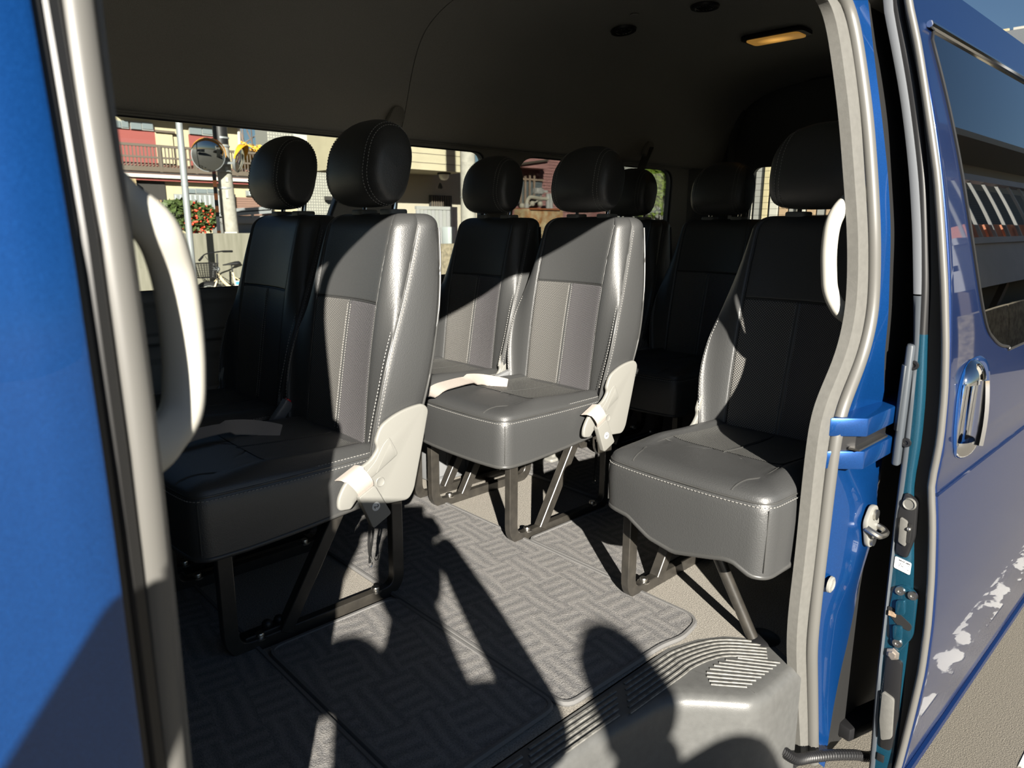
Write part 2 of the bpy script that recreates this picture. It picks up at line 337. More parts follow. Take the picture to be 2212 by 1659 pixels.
# far side wall with three windows
wallr = sroot('wall_right')
prof = [(.83,.664),(.795,.664),(.782,.662),(.772,.652),(.768,.636),(.776,.616),(.786,.54),(.770,.533),(.768,.508),(.788,.50),(.788,.462),(.772,.444),(.766,.352),(.752,.345),(.75,-.01),(.84,-.01)]
lp = MB(); lp.prism(fillet(prof, .006, 3), 'x', -1.25, 3.3); lp.build('lower_panel', M_trimdark, wallr, smooth=50)
MB().box((1.0,.762,.347), (4.5,.02,.03)).build('trim_strip', M_trimlight, wallr, bevel=.004)
def window_cell(loop, x0, x1, z0, z1, y, wall, M, name, th=.045):
    """wall tile x0..x1, z0..z1 at y with a rounded opening, black gasket and pane"""
    n = len(loop); cx = sum(p[0] for p in loop)/n; cz = sum(p[1] for p in loop)/n
    outer = []
    for px, pz in loop:
        dx, dz = px-cx, pz-cz; s = min([((x1-cx) if dx > 0 else (x0-cx))/dx if abs(dx) > 1e-6 else 1e9, ((z1-cz) if dz > 0 else (z0-cz))/dz if abs(dz) > 1e-6 else 1e9]); outer.append((cx+dx*s, cz+dz*s))
    for c in ((x0,z0),(x1,z0),(x1,z1),(x0,z1)):   # pull the nearest outer point on to each corner
        k = min(range(n), key=lambda i: (outer[i][0]-c[0])**2+(outer[i][1]-c[1])**2); outer[k] = c
    mb = MB(); mb.grid([[(p[0], y, p[1]) for p in outer], [(p[0], y, p[1]) for p in loop], [(p[0], y+.006, p[1]) for p in loop], [(p[0], y+th, p[1]) for p in loop], [(p[0], y+th, p[1]) for p in outer]], True)
    mb.build('pillar_trim', M, wall, smooth=35)
    w = sroot(name)
    MB().tube([(p[0], y+.012, p[1]) for p in loop], .005, 6, closed=True).build('gasket', M_rubberdark, w)
    g = MB(); g.prism([(p[0], p[1]) for p in loop], 'y', y+th*.6, y+th*.6+.004); g.build('pane', M_glass, w, smooth=0)
    return w
WY = .785
def window_2d(pts, r): return fillet(pts, r, 6)
# (prism along y takes (x,z) pairs)
window_cell(window_2d([(-1.1,.662),(.70,.662),(.79,.90),(.86,1.04),(.885,1.156),(-1.1,1.156)], [.04,.03,.1,.1,.03,.04]), -1.25, .985, .64, 1.20, WY, wallr, M_pillar, 'window_1')
window_cell(window_2d([(1.02,.662),(1.47,.662),(1.50,1.150),(1.09,1.150)], [.04,.04,.055,.05]), .985, 1.565, .64, 1.20, WY, wallr, M_pillar, 'window_2')
window_cell(window_2d([(1.60,.662),(2.80,.662),(2.83,1.150),(1.69,1.150)], [.05,.05,.08,.10]), 1.565, 2.98, .64, 1.20, WY, wallr, M_pillar, 'window_3')
MB().box((1.0,.795,1.172), (4.5,.03,.022)).build('window_header', M_pillar, wallr, bevel=.006)
MB().prism([(2.97,.785),(3.36,.70),(3.36,.80),(2.97,.84)], 'z', .60, 1.62).build('rear_pillar', M_trimdark, wallr)

# headliner: front and rear panel with the thin joint between them
CEIL = smooth_path([(0,y,z) for y, z in [(.772,1.168),(.744,1.178),(.702,1.268),(.664,1.368),(.618,1.452),(.552,1.510),(.429,1.555),(.22,1.583),(-.02,1.592),(-.26,1.583),(-.45,1.554),(-.60,1.505),(-.70,1.44),(-.765,1.37),(-.81,1.31),(-.838,1.278)]], 4)
ceil = sroot('ceiling')
def ceil_panel(x0, x1, name):
    xs = np.linspace(x0, x1, 5)
    a = [[(x, p.y, p.z) for p in CEIL] for x in xs]; c = Vector((0,-.03,1.1))
    off = [Vector((0,p.y,p.z))+(Vector((0,p.y,p.z))-c).normalized()*.02 for p in CEIL]
    b = [[(x, p.y, p.z) for p in off] for x in xs]
    mb = MB(); mb.grid(a); mb.grid(b)
    for r, q in ((a[0], b[0]), (a[-1], b[-1])): mb.grid([r, q])
    mb.grid([[r[0] for r in a], [r[0] for r in b]]); mb.grid([[r[-1] for r in a], [r[-1] for r in b]])
    return mb.build(name, M_headliner, ceil, smooth=40)
ceil_panel(-1.25, 1.0482, 'headliner_front'); ceil_panel(1.0518, 3.2, 'headliner_rear')
c0 = Vector((0,-.03,1.1)); O1 = [Vector((0,p.y,p.z))+(Vector((0,p.y,p.z))-c0).normalized()*.03 for p in CEIL]; O2 = [Vector((0,p.y,p.z))+(Vector((0,p.y,p.z))-c0).normalized()*.06 for p in CEIL]
O1[-1] = Vector((0,-.862,1.292)); O2[-1] = Vector((0,-.915,1.300))
rf = MB(); A = [[(x,p.y,p.z) for p in O1] for x in (-1.5,3.45)]; B = [[(x,p.y,p.z) for p in O2] for x in (-1.5,3.45)]
rf.grid(A); rf.grid(B); rf.grid([A[0],B[0]]); rf.grid([A[1],B[1]]); rf.grid([[A[0][0],A[1][0]],[B[0][0],B[1][0]]]); rf.grid([[A[0][-1],A[1][-1]],[B[0][-1],B[1][-1]]])
struct(rf.build('roof', M_blue, smooth=50))
# rear wall with the tailgate window
rear = sroot('wall_rear')
lp = window_2d([(-.62,.78),(.62,.78),(.60,1.185),(-.60,1.185)], .06); n = len(lp)
arch = smooth_path([(0,y,z) for y, z in [(.66,.60),(.665,1.15),(.665,1.30),(.64,1.42),(.55,1.55),(.35,1.588),(-.02,1.592),(-.35,1.588),(-.58,1.55),(-.70,1.42),(-.74,1.30),(-.76,1.15),(-.76,.60)]], 4)
mb = MB(); mb.sweep([Vector((3.19,p.y,p.z)) for p in arch], [(-.012,-.012),(.012,-.012),(.012,.03),(-.012,.03)], up=(1,0,0)); mb.build('arch_trim', M_trimdark, rear)
ring0 = [(max(-.86, min(.86, p[0]*9)), 1.66 if p[1] > 1.0 else -.02) for p in lp]
mb = MB(); mb.grid([[(3.20,q[0],q[1]) for q in ring0], [(3.30,p[0]*1.03,1.0+(p[1]-1.0)*1.06) for p in lp], [(3.31,p[0],p[1]) for p in lp], [(3.36,p[0],p[1]) for p in lp]], True); mb.build('tailgate_trim', M_trimdark, rear, smooth=35)
w4 = sroot('window_4'); MB().prism([(p[0], p[1]) for p in lp], 'x', 3.335, 3.339).build('pane', M_glass, w4, smooth=0)
for k in range(11): MB().box((3.3335,0,.82+.034*k), (.0012,1.2,.0016)).build('heater_line', M_black, w4, smooth=0)
MB().tube([(3.325,p[0],p[1]) for p in lp], .006, 6, closed=True).build('gasket', M_rubberdark, w4)
struct(MB().box((-1.28,-.05,.77), (.05,1.8,1.66)).build('front_sun_block', M_trimdark, smooth=0))  # added partition out of view, closing the cabin front against the sun

# near side wall: door aperture, rubber seals, painted pillar
CP=[[(.883,-.856,1.260),(.915,-.860,1.266),(.948,-.866,1.271),(.990,-.879,1.277)],[(.874,-.887,1.153),(.910,-.892,1.158),(.931,-.899,1.160),(.959,-.915,1.162)],[(.873,-.911,1.052),(.907,-.917,1.055),(.933,-.925,1.056),(.956,-.941,1.057)],[(.874,-.929,.948),(.908,-.934,.950),(.942,-.942,.951),(.973,-.958,.952)],[(.878,-.945,.853),(.909,-.951,.853),(.937,-.959,.853),(.970,-.975,.853)],[(.888,-.950,.768),(.921,-.956,.767),(.947,-.964,.766),(.977,-.980,.766)],[(.886,-.954,.700),(.919,-.961,.697),(.949,-.969,.695),(.981,-.985,.694)],[(.860,-.955,.624),(.895,-.961,.621),(.925,-.969,.619),(.985,-.985,.615)],[(.800,-.955,.562),(.836,-.961,.558),(.872,-.969,.551),(1.005,-.985,.545)],[(.772,-.955,.515),(.808,-.961,.512),(.840,-.969,.508),(1.030,-.985,.490)],[(.767,-.955,.434),(.802,-.961,.427),(.829,-.969,.423),(1.05,-.985,.390)],[(.767,-.955,.342),(.801,-.961,.335),(.826,-.969,.330),(1.045,-.985,.290)],[(.768,-.955,.270),(.801,-.961,.265),(.824,-.969,.260),(1.035,-.985,.215)],[(.766,-.955,.199),(.800,-.961,.190),(.823,-.969,.185),(1.003,-.985,.135)],[(.762,-.955,.120),(.796,-.961,.112),(.825,-.969,.105),(.990,-.985,.05)],[(.769,-.955,.049),(.800,-.961,.039),(.828,-.969,.030),(.972,-.985,-.020)],[(.785,-.955,-.010),(.818,-.961,-.022),(.843,-.969,-.030),(.953,-.985,-.073)],[(.814,-.955,-.115),(.845,-.961,-.129),(.870,-.969,-.138),(.935,-.985,-.160)],[(.856,-.955,-.258),(.881,-.961,-.269),(.901,-.969,-.274),(.925,-.985,-.30)]]
BP=[[(-.341,-.919,1.005),(-.354,-.926,1.001),(-.366,-.935,.997),(-.390,-.973,.985)],[(-.344,-.931,.934),(-.357,-.937,.932),(-.369,-.946,.930),(-.392,-.983,.924)],[(-.345,-.944,.856),(-.356,-.950,.856),(-.367,-.958,.856),(-.392,-.994,.857)],[(-.345,-.951,.751),(-.355,-.957,.753),(-.366,-.965,.756),(-.391,-1.000,.766)],[(-.346,-.955,.666),(-.356,-.961,.670),(-.367,-.969,.675),(-.390,-1.005,.692)],[(-.346,-.955,.572),(-.357,-.961,.580),(-.369,-.969,.588),(-.389,-1.005,.611)],[(-.348,-.955,.440),(-.360,-.961,.451),(-.373,-.969,.464),(-.390,-1.005,.496)]]
bl = list(reversed(BP))
ext = [[(-.350,-.955,-.33),(-.362,-.961,-.33),(-.375,-.969,-.33)],[(-.350,-.955,.1),(-.362,-.961,.1),(-.375,-.969,.1)]]
top = [[(-.330,-.875,1.19),(-.345,-.880,1.20),(-.358,-.887,1.205)],[(-.27,-.850,1.262),(-.285,-.853,1.275),(-.295,-.858,1.285)],[(-.15,-.848,1.273),(-.16,-.851,1.287),(-.16,-.857,1.296)],[(.3,-.848,1.275),(.3,-.851,1.289),(.3,-.857,1.298)],[(.68,-.848,1.275),(.69,-.851,1.289),(.69,-.857,1.298)],[(.80,-.849,1.272),(.82,-.852,1.284),(.83,-.858,1.293)]]
RW = [r[:3] for r in ext]+[r[:3] for r in bl]+top+[r[:3] for r in CP]
L_ = even_path([r[0] for r in RW]); M_ = even_path([r[1] for r in RW]); T_ = even_path([r[2] for r in RW])
wl_ = sroot('wall_left')
sl = MB(); off = Vector((0,-.006,0)); inn = Vector((0,.014,0))
sl.grid([[a+inn, a+inn*.35, a+off, a.lerp(b,.5)+off*1.25, b+off, b+inn] for a, b in zip(L_, M_)])
sl.build('flat_seal', M_rubber, wl_, smooth=50)
tb = MB(); ctr = [a.lerp(b,.55)+Vector((0,-.006,0)) for a, b in zip(M_, T_)]
tb.tube(ctr, .0125, 10); tb.build('seal_tube', M_rubber2, wl_, smooth=60)
gv = MB(); gv.tube([p+Vector((0,.006,0)) for p in M_], .006, 6); gv.build('seal_groove', M_rubberdark, wl_)
# painted rear pillar beside the opening
def mid_bulge(z):
    return float(np.interp(z, [-.3,-.02,.10,.17,.33,.372,.40,.60], [0,-.004,-.006,-.022,-.024,-.022,.006,0]))
R2 = []
for q in range(3): pass
zs_src = [r[0][2] for r in CP]
jr = []
for r in CP:
    a, b, c, d = [Vector(p) for p in r]
    e = c.lerp(d,.45); e.y += mid_bulge(e.z); f = c.lerp(d,.8); f.y += mid_bulge(f.z)*.9
    jr.append([b+Vector((.006,.008,0)), c+Vector((0,.004,0)), c.lerp(d,.12)+Vector((0,mid_bulge(c.z)*.3,0)), e, f, d, d+Vector((.05,.012,0)), Vector((3.3, d.y+.01, d.z))])
cols = [even_path([r[k] for r in jr], 6, 5) for k in range(8)]
pj = MB(); pj.grid([[cols[k][i] for k in range(6)] for i in range(len(cols[0]))]); pj.build('rear_pillar_paint', M_blue, wl_, smooth=60)
pj = MB(); pj.grid([[cols[k][i] for k in (5,6,7)] for i in range(len(cols[0]))]); pj.build('side_gap_shade', M_blackmat, wl_, smooth=60)  # body side panel in matte black; the gap's shade is put into its colour
ir = MB(); ir.grid([[L_[i]+Vector((.02,.016,0)), L_[i]+Vector((.06,.03,0)), Vector((3.3,L_[i].y+.03,L_[i].z))] for i in range(len(L_)-6*(len(CP)-1)-1, len(L_))]); ir.build('inner_panel', M_trimdark, wl_, smooth=50)
# interior of the front pillar, and the shut front door seen from the pavement
fr = MB(); zz = np.linspace(-.32, 1.27, 24)
fr.grid([[(-.346 if z < 1.1 else -.33, ylean(z)+.008, z), (-.36, ylean(z)+.03, z), (-1.26, ylean(z)+.03, z)] for z in zz]); fr.build('front_trim_light_block', M_pillar, wl_, smooth=40)  # pillar trim, carried forward unseen as a solid wall that blocks the sun
hd = MB(); hd.prism([(-.836,1.270),(-.852,1.268),(-.915,1.300),(-.90,1.36),(-.80,1.36)], 'x', -1.26, 3.3); hd.build('door_header', M_pillar, wl_)
gd = MB(); gd.grid([[(-.366, ylean(z)-.006, z), (-.381, ylean(z)-.012, z), (-.384, ylean(z)-.036, z), (-.40, ylean(z)-.040, z)] for z in np.linspace(-.33,1.28,24)]); gd.build('front_door_rubber', M_rubberdark, wl_)
gd = MB(); gd.tube([(-.379, ylean(z)-.024, z) for z in np.linspace(-.33,1.27,24)], .009, 8); gd.build('front_jamb_bead', M_rubberdark, wl_)
def yfd(z, x): return ylean(z)-.050-.004*math.sin(min(1, max(0, (-.39-x)/1.0))*PI*.5)*1.0-.006*math.sin(PI*min(1,max(0,(z+.3)/1.3)))+.004
d2 = sroot('door_2'); d2['label'] = 'closed metallic blue front passenger door'
fd = MB(); zz = np.linspace(-.34,1.30,40)
fd.grid([[(-.389, yfd(z,-.39)+.045, z), (-.389, yfd(z,-.39)+.008, z), (-.3905, yfd(z,-.39)+.002, z), (-.395, yfd(z,-.395), z)]+[(x, yfd(z,x), z) for x in np.linspace(-.42,-1.45,14)] for z in zz]); fd.build('door_skin', M_blue, d2, smooth=40)

# overhead: pillar wedge at the top of the aperture, rail on the rear pillar
rl = thing('door_rail', 'blue rail bracket with dark slot on the painted rear pillar', 'rail')
for z0, z1, nm in ((.480,.516,'upper_bar'), (.416,.452,'lower_bar')):
    MB().prism([(.802,-.966),(.852,-1.016),(3.0,-1.016),(3.0,-.966)], 'z', z0, z1).build(nm, M_blue, rl, bevel=.003)
MB().prism([(.81,-.966),(.845,-1.0),(3.0,-1.0),(3.0,-.966)], 'z', .452, .480).build('slot', M_black, rl)
MB().box((.90,-1.004,.458), (.14,.02,.004)).build('roller_track', M_steel, rl)
# striker
st = thing('door_striker', 'pale steel door striker bolted to the painted rear pillar', 'striker')
Zs = Vector((.955,-1.004,.270))
pl = fillet([(-.038,.012),(-.012,.046),(.016,.044),(.036,.0),(.020,-.046),(-.012,-.046)], .014, 4)
MB().prism([(Zs.x+a, Zs.z+b-.12*a) for a, b in pl], 'y', -1.013, -1.004).build('plate', M_cover, st, bevel=.002)
for b in (.026,-.030): 
    bo = MB().cyl((Zs.x+.0,-1.013,Zs.z+b), (Zs.x+.0,-1.019,Zs.z+b), .011, 14).build('bolt', M_steel, st)
MB().tube(smooth_path([(Zs.x-.028,-1.010,Zs.z+.004),(Zs.x-.028,-1.024,Zs.z-.002),(Zs.x-.02,-1.034,Zs.z-.008),(Zs.x+.014,-1.034,Zs.z-.012),(Zs.x+.026,-1.024,Zs.z-.010),(Zs.x+.026,-1.010,Zs.z-.006)], 4), .0065, 8).build('loop', M_steel, st)
gr = thing('rubber_grommet', 'small round grey grommet low on the painted pillar', 'grommet')
MB().lathe([(.0,.004),(.006,.005),(.008,.003),(.012,.006),(.016,.004),(.017,0)], (.842,-.984,.172), (0,-1,0), 18).build('plug', M_cover, gr)

# ivory assist grips
def grip(pts, label, r=(.0165,.0125), up=(0,0,1)):
    t = thing('grab_handle', label, 'handle', (0,0,0), 0, 'ivory grab handles at the door opening')
    p = smooth_path(pts, 6); n = len(p)
    sc = [1.0+.45*max(0,1-min(i, n-1-i)/(n*.16)) for i in range(n)]
    pr = [(r[0]*math.copysign(abs(math.cos(a))**.8, math.cos(a)), r[1]*math.copysign(abs(math.sin(a))**.8, math.sin(a))) for a in np.linspace(0,2*PI,16,endpoint=False)]
    MB().sweep(p, pr, scale=sc, up=(.5,.85,.05)).build('grip_bar', M_grip, t, smooth=70)
    for e, q in ((p[0], p[3]), (p[-1], p[-4])):
        MB().cyl(e+(e-q).normalized()*.010, e, .018, 14, .018).build('end_cap', M_grip, t)
grip([(-.356,-.905,.888),(-.340,-.903,.878),(-.318,-.907,.858),(-.304,-.893,.826),(-.299,-.886,.785),(-.300,-.886,.744),(-.308,-.893,.712),(-.330,-.905,.694),(-.352,-.910,.688)], 'large ivory grab handle on the front door pillar', (.0165,.0125))
grip([(.935,-.925,.922),(.905,-.920,.911),(.880,-.912,.891),(.872,-.905,.863),(.877,-.901,.82),(.887,-.901,.775),(.895,-.905,.738),(.907,-.920,.706),(.940,-.938,.688)], 'smaller ivory grab handle on the rear door pillar by the single seat', (.0145,.012))

# overhead fittings
la = thing('ceiling_lamp', 'lit amber ceiling lamp in dark frame above the rear seats', 'lamp', (2.285,-.02,1.584), math.radians(92))
MB().prism(fillet([(-.125,-.062),(.125,-.062),(.125,.062),(-.125,.062)], .03, 5), 'z', -.012, .004).build('frame', M_black, la, bevel=.004)
M_glow = mat('amber_lamp_cover', (.75,.42,.12), .35); gb = M_glow.node_tree.nodes['Principled BSDF']
gt = N(M_glow,'ShaderNodeTexCoord'); gl_ = N(M_glow,'ShaderNodeVectorMath'); gl_.operation = 'LENGTH'; gm = N(M_glow,'ShaderNodeVectorMath'); gm.operation = 'MULTIPLY'; gm.inputs[1].default_value = (1,1.6,0)
LK(M_glow, gt.outputs['Object'], gm.inputs[0]); LK(M_glow, gm.outputs[0], gl_.inputs[0])
gr_ = N(M_glow,'ShaderNodeMapRange'); gr_.inputs['From Min'].default_value = .005; gr_.inputs['From Max'].default_value = .075; gr_.inputs['To Min'].default_value = .75; gr_.inputs['To Max'].default_value = .22; LK(M_glow, gl_.outputs['Value'], gr_.inputs[0])
gb.inputs['Emission Color'].default_value = (1.0,.50,.10,1); LK(M_glow, gr_.outputs[0], gb.inputs['Emission Strength'])
MB().prism(fillet([(-.105,-.046),(.105,-.046),(.105,.046),(-.105,.046)], .022, 5), 'z', -.018, -.008).build('diffuser', M_glow, la, bevel=.003)
for x, y, z, lab in ((1.778,-.02,1.588,'round dark ceiling vent nearer to the amber lamp'), (1.760,.310,1.569,'round dark ceiling vent farther from the amber lamp')):
    v = thing('ceiling_vent', lab, 'vent', (x,y,z), 0, 'round ceiling vents')
    if y > .1: v.rotation_euler = (-.13,0,0)
    MB().lathe([(.030,-.006),(.036,-.009),(.046,-.007),(.049,0)], (0,0,0), (0,0,1), 28).build('bezel', M_black, v)
    MB().lathe([(0,-.004),(.020,-.005),(.031,-.003)], (0,0,0), (0,0,1), 24).build('grille', M_trimdark, v)
    for k in range(-2,3): MB().box((0,.010*k,-.006), (.05-.008*abs(k),.0025,.004)).build('blade', M_black, v)
cp = thing('ceiling_clip', 'tiny round trim clip in the ceiling beside the far vent', 'clip', (1.672,.195,1.582))
MB().lathe([(0,-.004),(.013,-.003),(.016,0)], (0,0,0), (0,0,1), 18).build('cap', M_headliner, cp)
def belt_anchor(x, lab, belt):
    t = thing('belt_anchor', lab, 'seat belt')
    MB().prism(fillet([(x-.035,1.20),(x+.0,1.262),(x+.035,1.262),(x+.045,1.23),(x+.012,1.18)], .012, 4), 'y', .690, .715).build('cover', M_pillar, t, bevel=.004)
    if belt:
        MB().sweep([(x+.005,.690,1.235),(x-.035,.70,1.15),(x-.09,.71,1.0),(x-.13,.712,.86),(x-.16,.712,.60)], [(-.001,-.024),(.001,-.024),(.001,.024),(-.001,.024)], up=(0,1,0)).build('webbing', M_darkweb, t)
belt_anchor(.995, 'seat belt anchor cover on ceiling edge behind the nearest tall headrest', False)
belt_anchor(2.47, 'seat belt anchor with dark strap crossing the rearmost far window', True)

# corrugated hose at the foot of the opening, lower hinge arm
hs = thing('cable_hose', 'black corrugated cable hose at the foot of the door opening', 'hose')
hp = smooth_path([(.735,-.93,-.150),(.752,-.962,-.172),(.775,-.982,-.192),(.824,-.992,-.210),(.90,-1.006,-.240),(.99,-1.022,-.282),(1.078,-1.030,-.332),(1.225,-1.030,-.396)], 34)
MB().tube(hp, .0115, 12, scale=[1.0 if i % 4 < 2 else .84 for i in range(len(hp))]).build('corrugated_tube', M_black, hs, smooth=25)
ar = thing('hinge_arm', 'black lower hinge arm between the sliding door and the pillar', 'hinge')
MB().bar((1.02,-.975,-.262), (1.30,-1.04,-.282), .05, .032).build('arm', M_black, ar, bevel=.004)
MB().bar((1.00,-.960,-.27), (.86,-.90,-.33), .03, .02).build('link', M_black, ar, bevel=.003)

# ------------------------------------------------------------------ seats
def ip(z, t): return float(np.interp(z, t[0], t[1]))
def table(zs, vs):
    Z = np.linspace(zs[0], zs[-1], 120); V = np.interp(Z, zs, vs)
    for _ in range(120): V[1:-1] = (V[:-2]+2*V[1:-1]+V[2:])/4
    return (Z, V)
HW = table([.33,.40,.45,.50,.56,.62,.725,.80,.86],[.188,.200,.208,.2145,.213,.204,.184,.171,.163]); XF = table([.33,.375,.5,.6,.685,.78,.86],[.316,.325,.345,.362,.3795,.398,.416])
XS = table([.33,.39,.456,.555,.61,.669,.77,.86],[.292,.296,.303,.328,.350,.381,.426,.460]); DA = table([.33,.5,.69,.80,.86],[.004,.014,.0175,.012,.006])
XR = table([.33,.455,.52,.60,.70,.80,.86],[.41,.432,.450,.474,.504,.521,.523])
SEAM = .134; ZS = .689
def front_x(y, z):
    a = abs(y); xf = ip(z, XF); xa = xf-ip(z, DA)
    if a <= SEAM: x = xf-(xf-xa)*(a/SEAM)**2
    else:
        hw = ip(z, HW); xs = ip(z, XS); f = min(1, (a-SEAM)/(hw-SEAM)); x = xa-.006*math.sin(PI*min(1, f*1.15))*(1-f)+(xs-xa)*(1-math.sqrt(max(0, 1-f**2.4)))
    x += .0035*math.exp(-((a-SEAM)/.0024)**2)
    if a < SEAM: x += .0032*math.exp(-((z-ZS)/.0026)**2)
    if z < ZS: x += .0018*math.exp(-((a-.004)/.0018)**2)-.0025*math.exp(-(a/.016)**2)
    return x
def section(z):
    hw = ip(z, HW); xs = ip(z, XS); xr = ip(z, XR); h = []
    ys = [0,.002,.004,.006,.012,.03,.06,.09,.115,.127,.131,.1325,.134,.1355,.137,.141]+[.141+f*(hw-.141) for f in (.3,.55,.75,.88,.96)]
    for y in ys: h.append((y, front_x(y, z)))
    h.append((hw-.0005, xs-.001)); h += [(hw-.003, xs+.0025), (hw, xs+.006), (hw+.003, xs+.02), (hw+.005, xs+(xr-xs)*.4), (hw+.004, xs+(xr-xs)*.72), (hw+.001, xr-.016), (hw-.003, xr-.006), (hw-.012, xr), (hw-.05, xr+.003), (hw*.4, xr+.006), (0, xr+.007)]
    return h
ZL = sorted(set([round(v, 4) for v in np.linspace(.345, .85, 44)]+[ZS+d for d in (-.006,-.004,-.0025,-.0012,0,.0012,.0025,.004,.006)]))
def full(h): return [(-y, x) for y, x in h[1:-1]][::-1]+[(y, x) for y, x in h]   # from -side round the front to +side and the back
def back_rows():
    rows = []
    for z in ZL: rows.append([(x, y, z) for y, x in full(section(z))])
    h0 = full(section(.345)); rows.insert(0, [(.36+(x-.36)*.9, y*.95, .332) for y, x in h0])
    rows.insert(0, [(.36+(x-.36)*.02, y*.02, .328) for y, x in h0])
    h1 = full(section(.85)); xm = .47
    for k in range(1, 9):
        a = PI/2*k/8; d = .04*(1-math.cos(a)); z = .85+.036*math.sin(a)
        rows.append([(xm+(x-xm)*(1-d/.05*.62)+.010*math.sin(a), y*(1-d/.168), z) for y, x in h1])
    last = rows[-1]
    for s in (.75, .4, .02): rows.append([(xm+.01+(x-xm-.01)*s, y*s, z+.002*(1-s)) for x, y, z in last])
    return rows
BR = back_rows(); NB = len(BR[0]); CI = (NB-1)//2 if False else [i for i, p in enumerate(BR[5]) if abs(p[1]) < 1e-9 and p[0] < .42][0]
def split_faces(rows, test):
    mb = MB(); n = len(rows[0])
    for i in range(len(rows)-1):
        for j in range(n):
            k = (j+1) % n; q = [rows[i][j], rows[i+1][j], rows[i+1][k], rows[i][k]]
            c = [sum(p[t] for p in q)/4 for t in range(3)]
            if test(c, i): mb.add(q, [(0,1,2,3)])
    return mb
def is_perf(c, i, s): return .372 < c[2] < ZS-.0019 and .0045 < s*c[1] < .1322 and c[0] < ip(c[2], XF)+.006
# cushion
def outline(n_side=14):
    pts = fillet([(-.094,0),(-.092,-.10),(-.080,-.190),(.10,-.197),(.34,-.188),(.345,.188),(.10,.197),(-.080,.190),(-.092,.10)], [.2,.2,.036,.2,.05,.05,.2,.036,.2], 9)
    return pts
OUT = outline()
def ztop(x, y):
    s = lambda a: min(1, max(0, a)); s3 = lambda a: s(a)**2*(3-2*s(a))
    z = .388-.014*s3((x-.02)/.26)+.012*math.exp(-((abs(y)-.155)/.028)**2)*s3((x+.03)/.12)
    a = abs(y)
    if x > -.03: z -= .0032*math.exp(-((a-SEAM)/.003)**2)*s((x+.03)/.03)
    if a < SEAM: z -= .003*math.exp(-((x-.06-.02*(1-(a/SEAM)**2))/.003)**2)
    return z
def edge_d(x, y):
    return min(math.hypot(x-p[0], y-p[1]) for p in OUT)
def cushion_z(x, y):
    d = min(1, edge_d(x, y)/.048); return .3665+(ztop(x, y)-.3665)*math.sqrt(max(0, 1-(1-d)**2))
def cushion_mesh(hem):
    c = Vector((.12, 0)); rows = []
    for z, s in ((.0,-.014),(.004,-.004),(.012,.001),(.35,.003),(.62,.0045),(.85,.003),(.955,.0005),(.985,-.0025),(1.0,-.003),(1.015,-.002)):
        r = []
        for x, y in OUT:
            d = (Vector((x, y))-c).normalized()*s; zb = hem(x, y); r.append((x+d.x, y+d.y, zb+(.3655-zb)*z))
        rows.append(r)
    for s in [1,.99,.98,.968,.952,.933,.91,.885,.855,.82,.78,.735,.685,.63,.57,.5,.42,.33,.23,.12,.02]:
        r = []
        for x, y in OUT:
            q = c+(Vector((x, y))-c)*s; r.append((q.x, q.y, cushion_z(q.x, q.y)))
        rows.append(r)
    mb = MB(); mb.grid(rows, True); mb.add(rows[0], [tuple(range(len(OUT)))]); return mb, rows
def hem_std(x, y): return .238+.02*max(0, x)/.3
def hem_single(x, y):
    if x < .02: return float(np.interp(y, [-.19,-.165,-.13,-.11,0,.06,.12,.19], [.215,.218,.236,.236,.212,.222,.252,.256]))
    return float(np.interp(x, [.02,.07,.3], [.225,.252,.262])) if y < 0 else .258
def stitch_line(mb, pts, nrm, pitch=.0078, ln=.0046, w=.0013):
    P = [Vector(p) for p in pts]; acc = 0; d = [0]
    for a, b in zip(P, P[1:]): d.append(d[-1]+(b-a).length)
    s = 0
    xs = [p.x for p in P]; ys = [p.y for p in P]; zs = [p.z for p in P]
    while s+ln < d[-1]:
        a = Vector([float(np.interp(s, d, q)) for q in (xs, ys, zs)]); b = Vector([float(np.interp(s+ln, d, q)) for q in (xs, ys, zs)])
        n = Vector(nrm) if not callable(nrm) else nrm(a); mb.bar(a+n*.0006, b+n*.0006, w, .0012, up=n); s += pitch
